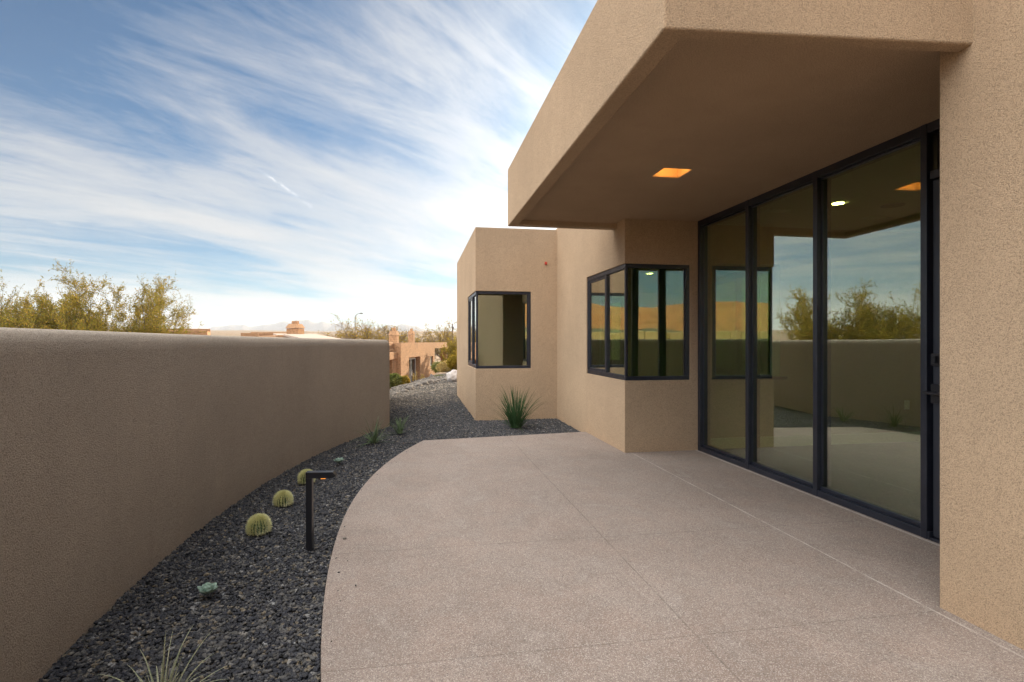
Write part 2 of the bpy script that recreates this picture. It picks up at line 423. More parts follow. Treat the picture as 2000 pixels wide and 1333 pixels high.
def make_ground():
    rs = [0, 1.5, 3, 4.5, 6, 7.5, 9] + [10 + i * 0.9 for i in range(50)] + list(np.geomspace(56, 7800, 46))
    na = 240
    V = [(0, 0, ground_z(0, 0) - 0.10)]
    for r in rs[1:]:
        for a in range(na):
            t = 2 * math.pi * a / na; x, y = r * math.sin(t), r * math.cos(t)
            V.append((x, y, ground_z(x, y) - 0.10))
    F = [(0, 1 + (a + 1) % na, 1 + a) for a in range(na)]
    for i in range(len(rs) - 2):
        b = 1 + i * na; c = b + na
        for a in range(na):
            F.append((b + a, b + (a + 1) % na, c + (a + 1) % na, c + a))
    mb = MB(); mb.v = V; mb.f = F; mb.m = [0] * len(F)
    o = build(mb, 'ground', M['desert'], smooth=True); tag(o, kind='structure')
make_ground()
# gravel bed sheet
def sheet(name, x0, x1, y0, y1, step, off, mat, keep=None):
    nx, ny = int((x1 - x0) / step), int((y1 - y0) / step)
    mb = MB()
    mb.v = [(x0 + i * step, y0 + j * step, ground_z(x0 + i * step, y0 + j * step) + off) for j in range(ny + 1) for i in range(nx + 1)]
    for j in range(ny):
        for i in range(nx):
            if keep and not keep(x0 + (i + .5) * step, y0 + (j + .5) * step): continue
            a = j * (nx + 1) + i; mb.f.append((a, a + 1, a + nx + 2, a + nx + 1)); mb.m.append(0)
    o = build(mb, name, mat, smooth=True); return tag(o, kind='structure')
def in_gravel(x, y):
    d = (Vector((x, y)) - C0).dot(CN)
    return d < 1.1 + 0.25 * math.sin(y * 2.1) if y > 9.5 else x > -1.75
sheet('gravel_bed', -3.0, 9.0, -6.0, 31.0, 0.15, -0.055, M['gravel_ground'], in_gravel)

# ------------------------------------------------------------------ garden wall (curved)
WC = Vector((10.88, 3.85)); WR = 12.48
def wall_x(y): return WC.x - math.sqrt(WR * WR - (y - WC.y) ** 2)
def make_garden_wall():
    mb = MB()
    prof = [(0.0, -0.9), (0.0, 1.30), (0.006, 1.345), (0.025, 1.380), (0.055, 1.398), (0.10, 1.404), (0.15, 1.398), (0.180, 1.378), (0.198, 1.345), (0.204, 1.30), (0.204, -2.5)]
    ys = np.linspace(-5.6, 9.10, 90); n = len(prof); rings = []
    def ring(ang_y, shrink=0.0, drop=0.0):
        x = wall_x(ang_y); d = Vector((x - WC.x, ang_y - WC.y)).normalized(); r = []
        for (u, z) in prof:
            uu = 0.102 + (u - 0.102) * (1 - shrink)
            q = WC + d * (WR + uu)
            hh = z - drop if z > 0 else z
            hh -= 0.0032 * max(0, ang_y - 3.0) ** 1.3 if z > 0 else 0
            r.append((q.x, q.y, hh))
        return r
    for y in ys: rings.append(ring(y))
    for k, (dy, sh, dr) in enumerate(((0.012, 0.06, 0.004), (0.022, 0.16, 0.012), (0.028, 0.34, 0.028))):
        pass
    d0 = Vector((rings[-1][0][0], rings[-1][0][1])); hd = Vector((-.117, .993)).normalized(); nl = Vector((-hd.y, hd.x))
    nprev = Vector((d0.x - WC.x, d0.y - WC.y)).normalized()
    rings.pop()
    for (t, mixf) in ((-0.05, 0.0), (0.03, 0.35), (0.10, 0.7), (0.20, 1.0), (1.2, 1.0), (2.4, 1.0), (3.4, 1.0), (4.5, 1.0)):
        nn = (nprev * (1 - mixf) + nl * mixf).normalized()
        c = d0 + (hd * t if t > 0 else Vector((.42, .91)) * t); r = []
        for (u, z) in prof:
            q = c + nn * u; hh = z - (0.0032 * (6.1 + max(t, 0)) ** 1.3 if z > 0 else 0)
            r.append((q.x, q.y, hh))
        rings.append(r)
    for r in rings: mb.v += r
    for i in range(len(rings) - 1):
        for j in range(n - 1):
            a = i * n + j; mb.f.append((a, a + 1, a + n + 1, a + n)); mb.m.append(0)
    mb.f.append(tuple(reversed(range(n)))); mb.m.append(0)
    b = (len(rings) - 1) * n; mb.f.append(tuple(range(b, b + n))); mb.m.append(0)
    o = build(mb, 'garden_wall', M['garden_stucco'], origin=(wall_x(2), 2, 0), smooth=True, clean=True)
    tag(o, 'curved tan stucco garden wall about chest high along the black gravel bed', 'garden wall')
    es = o.modifiers.new('split', 'EDGE_SPLIT'); es.split_angle = R(50)
make_garden_wall()

# ------------------------------------------------------------------ patio slab
PC = Vector((8.03, 4.28)); PR = 8.585
def patio_x(y):
    if y < PC.y: return PC.x - PR + 11.5 - math.sqrt(11.5 ** 2 - (y - PC.y) ** 2)
    return PC.x - math.sqrt(max(0.0, PR * PR - (y - PC.y) ** 2))
def make_patio():
    pts = []
    for y in np.linspace(-3.6, 7.52, 70): pts.append((patio_x(y), y))
    pts += [(2.52, 7.84), (2.52, 6.30), (3.46, 6.30), (3.46, 2.3), (2.64, 2.3), (2.64, -3.6)]
    pts = pts[::-1]
    mb = MB(); mb.prism(pts, -0.10, 0.0)
    o = build(mb, 'patio', M['patio'], bevel=0.006, bseg=2); tag(o, kind='structure')
make_patio()

# ------------------------------------------------------------------ the house
house = thing('adobe_house', (3.4, 5.0, 0), 'flat-roofed tan stucco house with dark-framed corner windows and a deep patio canopy', 'house')
boxes = [
    (1.0, 9.2, 9.5, 14.0, -0.8, 3.34),
    (1.75, 9.2, 14.0, 17.3, -0.8, 3.34),  # hidden rear wing, added to stretch the house shadow across the gravel
    (2.47, 9.2, 6.27, 9.5, -0.8, 3.34),
    (3.3, 9.2, 6.9, 13.0, 3.0, 4.05),  # unseen raised block, added to keep the sun off the garden wall
    (2.61, 9.2, -6.0, 2.36, -0.8, 4.05),
    (3.50, 9.2, 2.36, 2.56, -0.8, 3.30),
    (3.70, 9.2, 2.36, 6.27, 2.84, 3.30),
    (9.0, 9.2, 2.36, 6.27, -0.8, 2.84),
]
carves = [
    (1.2, 9.0, 9.7, 13.8, 0.0, 2.7, 1),
    (2.67, 9.0, 6.47, 9.3, 0.0, 2.7, 1),
    (3.62, 9.0, -3.0, 2.2, 0.0, 2.84, 1), (3.50, 9.0, 2.2, 2.9, 0.0, 2.84, 1),
    (0.9, 1.99, 9.4, 9.7, 0.865, 2.225, 0), (0.9, 1.2, 9.4, 11.0, 0.865, 2.225, 0),
    (2.4, 3.32, 6.2, 6.47, 0.87, 2.29, 0), (2.4, 2.67, 6.2, 7.78, 0.87, 2.29, 0),
    (3.66, 4.55, 6.2, 6.47, 0.86, 2.32, 1),
    (4.9, 6.1, 13.7, 14.1, 0.9, 2.2, 1),
]
wm = solid(boxes, carves)
# slight batter of the bay like the photo
build(wm, 'wall', [M['stucco'], M['interior']], house, bevel=0.022, bseg=3)
# canopy with dropped edge beam, soffit and light recess
cb = [(1.10, 8.9, 2.32, 6.66, 2.83, 3.47), (1.10, 1.22, 2.32, 6.66, 2.765, 2.83), (1.22, 2.9, 2.32, 2.40, 2.765, 2.83), (1.22, 2.62, 6.54, 6.66, 2.765, 2.83)]
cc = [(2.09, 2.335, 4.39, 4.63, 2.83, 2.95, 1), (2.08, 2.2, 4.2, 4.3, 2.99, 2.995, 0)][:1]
cm = solid(cb, cc)
cm.v = [(x, y - (x - 1.10) * 0.085 * (1 if y < 2.5 else 0), z) for (x, y, z) in cm.v]
canopy = build(cm, 'canopy', [M['stucco'], M['recess']], house, bevel=0.012, bseg=3)
mb = MB(); mb.disc((2.19, 4.48), 0.045, 2.90, 2.91); mb.disc((2.19, 4.48), 0.02, 2.91, 2.955)
build(mb, 'recessed_lamp', M['lamp_warm'], canopy)
# interior fittings
mb = MB(); mb.box(3.52, 8.99, -2.9, 6.265, -0.02, 0.012); build(mb, 'carpet_floor', M['carpet'], house)
mb = MB(); mb.box(3.56, 8.99, -2.9, 6.262, 2.795, 2.828); ceil = build(mb, 'ceiling', M['ceiling'], house)
mb = MB(); mb.box(4.75, 8.98, 6.245, 6.268, 0.012, 0.14); mb.box(3.56, 4.749, 6.246, 6.268, 0.012, 0.14)
build(mb, 'baseboard', M['white_trim'], house)
mb = MB(); mb.box(3.60, 4.62, 6.22, 6.50, 0.862, 0.90); build(mb, 'half_wall_cap', M['metal'], house)
def ceil_disc(x, y, name, mat, r=0.075, t=0.006):
    mb = MB(); mb.disc((x, y), r, 2.795 - t, 2.7952); return build(mb, name, mat, ceil)
for (px, py) in ((1637, 397), (1497, 1000 - 603 + 0),):
    pass
ceil_disc(4.35, 5.06, 'downlight', M['lamp_room'], 0.055); ceil_disc(7.3, 4.6, 'downlight', M['lamp_room']); ceil_disc(7.3, 2.0, 'downlight', M['lamp_room']); ceil_disc(4.9, 1.6, 'downlight', M['lamp_room']); ceil_disc(7.3, 0.0, 'downlight', M['lamp_room']); ceil_disc(4.9, -1.0, 'downlight', M['lamp_room'])  # extra downlights among these are added to brighten the interior
ceil_disc(4.98, 5.03, 'ceiling_speaker', M['speaker'], 0.11, 0.008)
def vent(x, y, w=0.32, d=0.12):
    mb = MB(); mb.box(x - w / 2, x + w / 2, y - d / 2, y - d / 2 + .015, 2.784, 2.7951); mb.box(x - w / 2, x + w / 2, y + d / 2 - .015, y + d / 2, 2.784, 2.7951)
    mb.box(x - w / 2, x - w / 2 + .015, y - d / 2, y + d / 2, 2.785, 2.7951); mb.box(x + w / 2 - .015, x + w / 2, y - d / 2, y + d / 2, 2.785, 2.7951)
    for k in range(5): mb.box(x - w / 2, x + w / 2, y - d / 2 + .02 + k * .018, y - d / 2 + .026 + k * .018, 2.786, 2.7952)
    v = build(mb, 'ceiling_vent', M['white_trim'], ceil)
vent(3.92, 5.46, .26, .12); vent(5.3, 5.58, .3, .12)
def outlet(x, z):
    mb = MB(); mb.box(x - .038, x + .038, 6.258, 6.2685, z - .06, z + .06); mb.box(x - .016, x + .016, 6.254, 6.2581, z - .035, z + .035)
    build(mb, 'wall_outlet', M['white_trim'], house, bevel=0.002)
outlet(4.15, 0.42); outlet(6.42, 0.50)

GX = 3.42
def glass_pane(parent, x0, x1, y0, y1, z0, z1):
    """one sheet whose outer face carries the coating"""
    mb = MB(); mb.box(x0, x1, y0, y1, z0, z1)
    return build(mb, 'pane', M['glass'], parent)
def glazing(mb_frame, name):
    return build(mb_frame, name, M['metal'], house, bevel=0.004, bseg=2)
# --- floor-to-soffit glazed wall
fr = MB()
Z0, Z1 = 0.0, 2.838
fr.box(GX, GX + 0.13, 3.165, 6.262, Z0, 0.055); fr.box(GX + 0.03, GX + 0.12, 3.226, 6.204, 0.056, 0.085)
fr.box(GX, GX + 0.13, 2.362, 6.262, 2.765, Z1); fr.box(GX + 0.03, GX + 0.12, 3.226, 6.204, 2.75, 2.7645)
fr.box(GX - .003, GX + 0.135, 6.205, 6.264, 0.0, 2.836)
for y in (5.215, 4.215): fr.box(GX - .004, GX + 0.136, y, y + 0.052, 0.0, 2.835)
fr.box(GX - .005, GX + 0.137, 3.180, 3.228, 0.0, 2.834)
for (y0, y1) in ((3.225, 4.215), (4.267, 5.215), (5.267, 6.205)):
    fr.box(GX + .036, GX + 0.118, y0, y0 + .012, 0.101, 2.734); fr.box(GX + .037, GX + 0.119, y1 - .012, y1, 0.101, 2.734)
gw = glazing(fr, 'window_wall')
for (y0, y1) in ((3.226, 4.214), (4.268, 5.214), (5.268, 6.204)):
    glass_pane(gw, GX + 0.048, GX + 0.054, y0, y1, 0.08, 2.755)
# --- door beside it
dm = MB()
dm.box(GX, GX + .12, 2.362, 3.16, 2.445, 2.50); 
dm.box(GX, GX + .12, 2.362, 3.16, 0.0, 0.02); dm.box(GX + .001, GX + .121, 2.363, 2.39, 0.01, 2.46)
dfr = build(dm, 'door_frame', M['metal'], house, bevel=0.003)
dm = MB(); dm.box(GX + .030, GX + .075, 2.40, 3.165, 0.024, 2.440)
door = build(dm, 'door', M['door_metal'], house, bevel=0.004)
mb = MB(); mb.box(GX + .06, GX + .07, 2.362, 3.16, 2.50, 2.765); mb.box(GX + .03, GX + .058, 2.98, 3.0, 2.50, 2.764)
build(mb, 'transom', M['black_metal'], house)
mb = MB(); mb.box(GX + .006, GX + .0305, 3.085, 3.160, 1.185, 1.265); mb.box(GX - .014, GX + .006, 3.11, 3.135, 1.20, 1.25)
build(mb, 'deadbolt', M['black_metal'], door, bevel=0.003)
mb = MB(); mb.box(GX + .006, GX + .0305, 3.085, 3.160, 0.93, 1.06); mb.tube([(GX + .02, 3.13, 1.0), (GX - .035, 3.13, 1.0)], .012, 10); mb.tube([(GX - .035, 3.175, 1.0), (GX - .035, 3.00, 1.0)], .010, 10)
build(mb, 'handle', M['black_metal'], door, bevel=0.002)
# --- corner windows
def corner_window(xl, xr, yn, yf, z0, z1, mull_y):
    """opening wraps the outer corner (xl, yn)"""
    f = MB(); w = 0.05
    i0 = 0.012
    # near face rails (face -Y)
    f.box(xl + i0, xr - .001, yn + i0, yn + .075, z0 + .001, z0 + w); f.box(xl + i0, xr - .001, yn + i0, yn + .075, z1 - w, z1 - .001)
    f.box(xr - w, xr - .001, yn + i0 - .002, yn + .077, z0 + w, z1 - w)
    f.box(xr - w - .02, xr - w, yn + .035, yn + .07, z0 + w, z1 - w)
    # left face rails (face -X)
    f.box(xl + i0 + .002, xl + .075, yn + .075, yf - .001, z0 + .001, z0 + w + .01); f.box(xl + i0 + .002, xl + .075, yn + .075, yf - .001, z1 - w - .01, z1 - .001)
    f.box(xl + i0, xl + .077, yf - w, yf - .001, z0 + w + .01, z1 - w - .01)
    f.box(xl + i0 - .002, xl + .085, mull_y - .03, mull_y + .03, z0 + w + .01, z1 - w - .01)
    # sash of the far leaf
    f.box(xl + i0 + .01, xl + .06, mull_y + .03, mull_y + .07, z0 + w + .01, z1 - w - .01)
    f.box(xl + i0 + .011, xl + .061, yf - w - .04, yf - w, z0 + w + .01, z1 - w - .01)
    f.box(xl + i0 + .012, xl + .062, mull_y + .07, yf - w - .04, z0 + w + .01, z0 + w + .045)
    f.box(xl + i0 + .012, xl + .062, mull_y + .07, yf - w - .04, z1 - w - .045, z1 - w - .01)
    # corner post
    f.box(xl + i0 + .001, xl + i0 + .034, yn + i0 + .001, yn + i0 + .034, z0 + w, z1 - w)
    wdw = glazing(f, 'window')
    glass_pane(wdw, xl + .05, xr - w + .002, yn + .036, yn + .042, z0 + w - .004, z1 - w + .004)
    glass_pane(wdw, xl + .036, xl + .042, yn + .05, mull_y - .028, z0 + w + .006, z1 - w - .006)
    glass_pane(wdw, xl + .036, xl + .042, mull_y + .068, yf - w - .038, z0 + w + .043, z1 - w - .043)
    return wdw
corner_window(2.47, 3.32, 6.27, 7.78, 0.87, 2.29, 6.98)
corner_window(1.0, 1.99, 9.5, 11.0, 0.865, 2.225, 10.2)
mb = MB(); mb.tube([(2.26, 9.505, 2.735), (2.26, 9.46, 2.733)], 0.016, 12); mb.box(2.24, 2.28, 9.490, 9.504, 2.71, 2.76)
build(mb, 'strobe_button', M['red'], house)

# ------------------------------------------------------------------ gravel stones (uncountable)
def ico(sub):
    bm = bmesh.new(); bmesh.ops.create_icosphere(bm, subdivisions=sub, radius=1.0)
    V = np.array([v.co[:] for v in bm.verts]); F = np.array([[v.index for v in f.verts] for f in bm.faces]); bm.free(); return V, F
def stones(pos, size, sub, seed, name='g'):
    rng = np.random.default_rng(seed); B, F = ico(sub); n = len(pos); nv = len(B)
    protos = []
    for k in range(24):
        P = B * rng.uniform(0.78, 1.22, (nv, 1)); 
        P = P * np.array([1.0, rng.uniform(.62, .95), rng.uniform(.5, .8)]); protos.append(P)
    protos = np.array(protos)
    pick = rng.integers(0, 24, n)
    a = rng.uniform(0, 2 * np.pi, n); t = rng.normal(0, 0.35, n)
    ca, sa, ct, st = np.cos(a), np.sin(a), np.cos(t), np.sin(t)
    Rm = np.zeros((n, 3, 3)); Rm[:, 0, 0] = ca; Rm[:, 0, 1] = -sa * ct; Rm[:, 0, 2] = sa * st
    Rm[:, 1, 0] = sa; Rm[:, 1, 1] = ca * ct; Rm[:, 1, 2] = -ca * st; Rm[:, 2, 1] = st; Rm[:, 2, 2] = ct
    V = np.einsum('nij,nvj->nvi', Rm, protos[pick] * size[:, None, None]) + pos[:, None, :]
    Fa = (F[None] + (np.arange(n) * nv)[:, None, None]).reshape(-1, 3)
    return V.reshape(-1, 3), Fa
def bed_ok(x, y):
    if y < 9.12:
        if x < wall_x(y) + 0.01: return False
    elif y < 13.6 and x < -0.47 - (y - 9.1) * .118: return False
    if y < 7.52 + 0.13 * max(0, (x - 0.07) / 2.4) * 2.46:
        if x > patio_x(y) - 0.004 if y < 7.52 else x > 0.07: return False
        if x > 2.4 and y < 7.84: return False
    if x > 2.46 and y < 9.6: return False
    if x > 0.995 and y > 9.49: 
        if y < 14.0 or x > 1.74 and y < 17.3: return False
    return True
rng = np.random.default_rng(5)
def scatter(y0, y1, x0, x1, dens, smin, smax, lift, fade=lambda x, y: 1.0):
    n = int(dens * (y1 - y0) * (x1 - x0)); P = np.column_stack([rng.uniform(x0, x1, n), rng.uniform(y0, y1, n)])
    keep = [bed_ok(p[0], p[1]) and in_gravel(p[0], p[1]) and rng.random() < fade(p[0], p[1]) for p in P]; P = P[keep]
    s = rng.uniform(smin, smax, len(P)) * np.where(rng.random(len(P)) < 0.06, 1.45, 1.0)
    z = np.array([ground_z(p[0], p[1]) for p in P]) - lift + rng.uniform(0, 0.016, len(P))
    return np.column_stack([P, z]), s
M['lava_brown'] = m_rock('mixed_brown_gravel', [(0.0, (0.045, 0.041, 0.038)), (0.4, (0.085, 0.074, 0.062)), (0.8, (0.16, 0.132, 0.10)), (0.96, (0.30, 0.26, 0.21))], 22)  # brown gravel, its colour also lightened and warmed to paint in sunlight
NEAR = ((1.7, 3.1, -1.65, -0.2, 9500, .0065, .0118, .050, 2), (3.1, 4.2, -1.65, -0.2, 8500, .0068, .0122, .050, 1), (4.2, 9.5, -1.65, 2.5, 5000, .0085, .0145, .052, 1), (9.5, 14.0, -1.4, 1.0, 1900, .012, .02, .048, 1))
FAR = ((9.8, 16.0, -2.2, 1.8, 1500, .014, .026, .048, 1), (16, 29.0, -1.5, 4.2, 420, .02, .045, .045, 1))
def mixf(x, y): return sstep((y - 10.2 - 1.6 * (x + .3) + 1.1 * mnoise.noise(Vector((x * 1.3, y * 1.3, 0)))) / 2.6)
for (zones, mat_, lab_) in ((NEAR, 'lava', 'loose black and dark grey lava rock filling the planting bed'), (FAR, 'lava_brown', 'sunlit brown-grey gravel spread beyond the end of the garden wall')):
    VV, FF, off = [], [], 0
    for (y0, y1, x0, x1, dens, a, b, lift, sub) in zones:
        p, s = scatter(y0, y1, x0, x1, dens, a, b, lift, (lambda x, y: 1 - mixf(x, y) if y > 9.5 else 1.0) if mat_ == 'lava' else mixf)
        V, F = stones(p, s, sub, int(y0 * 10)); VV.append(V); FF.append(F + off); off += len(V)
    if mat_ == 'lava':
        ys_ = rng.uniform(2.2, 7.2, 14); sx = np.array([patio_x(y) for y in ys_]) + np.abs(rng.normal(0, .10, 14)) + .01
        V, F = stones(np.column_stack([sx, ys_, np.full(14, .003)]), rng.uniform(.003, .0075, 14), 1, 77); VV.append(V); FF.append(F + off)
    o = np_mesh('gravel', np.concatenate(VV), np.concatenate(FF), M[mat_]); tag(o, lab_, 'gravel', kind='stuff')

# ------------------------------------------------------------------ plants in the bed
def cactus(x, y, r, h, seed, label):
    rg = random.Random(seed)
    root = thing('barrel_cactus', (x, y, -0.02), label, 'cactus', 'barrel cacti in the gravel bed')
    ribs = 20; mb = MB(); nu = ribs * 4; nv = 16
    def surf(t, a, extra=0.0):
        ph = t * math.pi * 0.5; 
        rr = r * math.cos(ph) ** 0.72 if t < 1 else 0
        zz = h * math.sin(ph) ** 0.9
        rib = 1 - 0.16 * (0.5 - 0.5 * math.cos(a * ribs)) ** 0.8
        low = 1 - 0.12 * max(0, 0.25 - t) / 0.25
        return Vector((x + rr * rib * low * math.cos(a), y + rr * rib * low * math.sin(a), zz - 0.02))
    for i in range(nv + 1):
        for j in range(nu): mb.v.append(tuple(surf(i / nv * 0.985, 2 * math.pi * j / nu)))
    for i in range(nv):
        for j in range(nu):
            mb.f.append((i * nu + j, i * nu + (j + 1) % nu, (i + 1) * nu + (j + 1) % nu, (i + 1) * nu + j)); mb.m.append(0)
    mb.f.append(tuple(range(nv * nu, nv * nu + nu))); mb.m.append(0)
    build(mb, 'body', M['cactus'], root, smooth=True)
    sp = MB(); c = Vector((x, y, h * 0.35))
    for k in range(ribs):
        a = 2 * math.pi * k / ribs
        for i in range(18):
            t = 0.04 + i / 18 * 0.95
            p = surf(t, a); nrm = (p - Vector((x, y, h * 0.15))).normalized()
            for q in range(11):
                d = (nrm + Vector((rg.uniform(-1, 1), rg.uniform(-1, 1), rg.uniform(-.6, 1))) * 0.62).normalized()
                ln = rg.uniform(.016, .032); w = 0.0016
                s = d.cross(Vector((0, 0, 1))).normalized() * w; s2 = d.cross(s).normalized() * w
                b = len(sp.v); sp.v += [tuple(p + s), tuple(p - s * .5 + s2), tuple(p - s * .5 - s2), tuple(p + d * ln)]
                sp.f += [(b, b + 1, b + 3), (b + 1, b + 2, b + 3), (b + 2, b, b + 3)]; sp.m += [0] * 3
    build(sp, 'spines', M['spine'], root)
cactus(-1.12, 4.17, 0.070, 0.105, 1, 'nearest of the three small round barrel cacti, with pale yellow spines, in black gravel')
cactus(-1.11, 4.85, 0.064, 0.090, 2, 'middle of the three round barrel cacti, left of the path light post')
cactus(-1.06, 5.57, 0.068, 0.100, 3, 'farthest barrel cactus, partly hidden behind the head of the path light')

def agave(x, y, r, seed, label):
    rg = random.Random(seed); root = thing('agave', (x, y, -0.02), label, 'succulent', 'small blue-green agaves'); 
    for ring, (n, tilt, ln, w) in enumerate(((6, 0.45, 1.0, .42), (5, 0.85, .85, .40), (4, 1.2, .62, .30))):
        for k in range(n):
            a = 2 * math.pi * (k + ring * .5) / n + rg.uniform(-.2, .2); d = Vector((math.cos(a), math.sin(a), 0)); s = Vector((-d.y, d.x, 0))
            mb = MB(); rows = 8; tl = tilt + rg.uniform(-.1, .1)
            for i in range(rows + 1):
                t = i / rows; wd = r * w * (math.sin(math.pi * min(1, t * .80 + .14)) ** .8) * (1 if t < .93 else .35)
                up = 0.9 * t * t * 0.25
                c = Vector((x, y, -0.005)) + d * (r * ln * t * math.cos(tl + up)) + Vector((0, 0, r * ln * t * math.sin(tl + up)))
                nrm = Vector((-d.x * math.sin(tl), -d.y * math.sin(tl), math.cos(tl)))
                mb.v += [tuple(c - s * wd + nrm * wd * .35), tuple(c + nrm * 0.003), tuple(c + s * wd + nrm * wd * .35), tuple(c - nrm * .006)]
            for i in range(rows):
                b = i * 4
                for j in range(4):
                    mb.f.append((b + j, b + (j + 1) % 4, b + 4 + (j + 1) % 4, b + 4 + j)); mb.m.append(0)
            mb.f += [(rows * 4, rows * 4 + 1, rows * 4 + 2, rows * 4 + 3)]; mb.m += [0]
            build(mb, 'leaf', M['agave'], root, smooth=True)
agave(-1.11, 3.17, 0.064, 4, 'blue-green cup-shaped agave rosette in the gravel below the cacti')
agave(-0.86, 6.32, 0.070, 9, 'tiny blue-green agave in the gravel behind the path light')

def grass_clump(name, x, y, n, h0, h1, spread, droop, w, mat, seed, label, cat, zb=-0.02, base_r=0.05, lean=None):
    rg = random.Random(seed); mb = MB()
    for k in range(n):
        a = rg.uniform(0, 2 * math.pi); tilt = abs(rg.gauss(0, spread)); ln = rg.uniform(h0, h1); rr = base_r * math.sqrt(rg.random())
        p = Vector((x + rr * math.cos(a), y + rr * math.sin(a), zb)); d = Vector((math.sin(tilt) * math.cos(a), math.sin(tilt) * math.sin(a), math.cos(tilt)))
        side = Vector((-math.sin(a), math.cos(a), 0)); seg = 9; dr = droop * rg.uniform(.5, 1.5)
        side = (Matrix.Rotation(rg.uniform(-.8, .8), 3, 'Z') @ side)
        pts = []
        for i in range(seg + 1):
            pts.append(p.copy()); d = (d + Vector((math.cos(a) * .02, math.sin(a) * .02, -dr / seg * (i / seg) * 2)) + Vector((rg.gauss(0, .015), rg.gauss(0, .015), 0))).normalized(); p = p + d * (ln / seg)
        b = len(mb.v)
        for i, q in enumerate(pts):
            t = i / seg; ww = w * (1 - t) ** .6 * (0.7 + .6 * min(1, t * 5)) * .5 + 0.0004
            nn = side.cross(Vector((0, 0, 1))).normalized() * ww * .45
            mb.v += [tuple(q - side * ww), tuple(q + nn), tuple(q + side * ww)]
        for i in range(seg):
            c = b + i * 3; mb.f += [(c, c + 1, c + 4, c + 3), (c + 1, c + 2, c + 5, c + 4)]; mb.m += [0, 0]
    o = build(mb, name, mat, origin=(x, y, zb)); tag(o, label, cat); return o
grass_clump('spiky_grass', 1.54, 8.53, 200, 0.38, 0.74, 0.46, 0.75, 0.011, M['blade'], 11, 'large dark green clump of arching narrow blades against the far house wall', 'grass plant', base_r=0.09)
grass_clump('spiky_grass', -0.58, 7.56, 44, 0.18, 0.42, 1.0, 0.8, 0.013, M['blade_low'], 12, 'low spreading green yucca clump beside the garden wall, nearer of the pair', 'grass plant', base_r=0.03)
grass_clump('spiky_grass', -0.26, 8.25, 40, 0.16, 0.34, 0.95, 0.85, 0.013, M['blade_low'], 13, 'small green yucca clump by the far end of the garden wall', 'grass plant', base_r=0.03)
grass_clump('spiky_grass', -0.93, 2.20, 46, 0.14, 0.30, 1.05, 0.7, 0.007, M['blade_grey'], 14, 'pale grey-green grass clump at the bottom of the picture in the gravel', 'grass plant', base_r=0.03)

# path light
def path_light():
    x, y = -0.705, 3.81
    root = thing('path_light', (x, y, 0), 'slim black square path light post with a flat head over the gravel', 'path light')
    ax = Vector((0.985, -0.12, 0)).normalized(); ay = Vector((-ax.y, ax.x, 0)); o = (x, y)
    mb = MB(); mb.obox(o, ax, ay, -.020, .020, -.020, .020, -.08, .440); build(mb, 'post', M['black_metal'], root, bevel=.002)
    mb = MB(); prof = [(-.0205, .4405), (.150, .4405), (.178, .452), (.155, .482), (-.0205, .482)]
    vs = [(o[0] + ax.x * u + ay.x * s, o[1] + ax.y * u + ay.y * s, z) for s in (-.024, .024) for (u, z) in prof]; n = 5
    mb.add(vs, [tuple(range(n)), tuple(reversed(range(n, 2 * n)))] + [(i, i + n, (i + 1) % n + n, (i + 1) % n) for i in range(n)])
    build(mb, 'head', M['black_metal'], root, bevel=.002)
    mb = MB(); mb.obox(o, ax, ay, .075, .105, -.012, .012, .434, .4402); build(mb, 'lamp', M['lamp_path'], root)
path_light()
def pebble(x, y, s, seed, label, mat, z=0.0):
    V, F = ico(2); rg = np.random.default_rng(seed); V = V * rg.uniform(.8, 1.2, (len(V), 1)) * np.array([s, s * .7, s * .6]) + np.array([x, y, z + s * .45])
    o = np_mesh('pebble', V, F, mat, origin=(x, y, z)); tag(o, label, 'pebble')
pebble(*(at(673, 3.72)[:2]), 0.013, 3, 'single dark stone lying on the patio near its curved edge', M['rock_dark'])

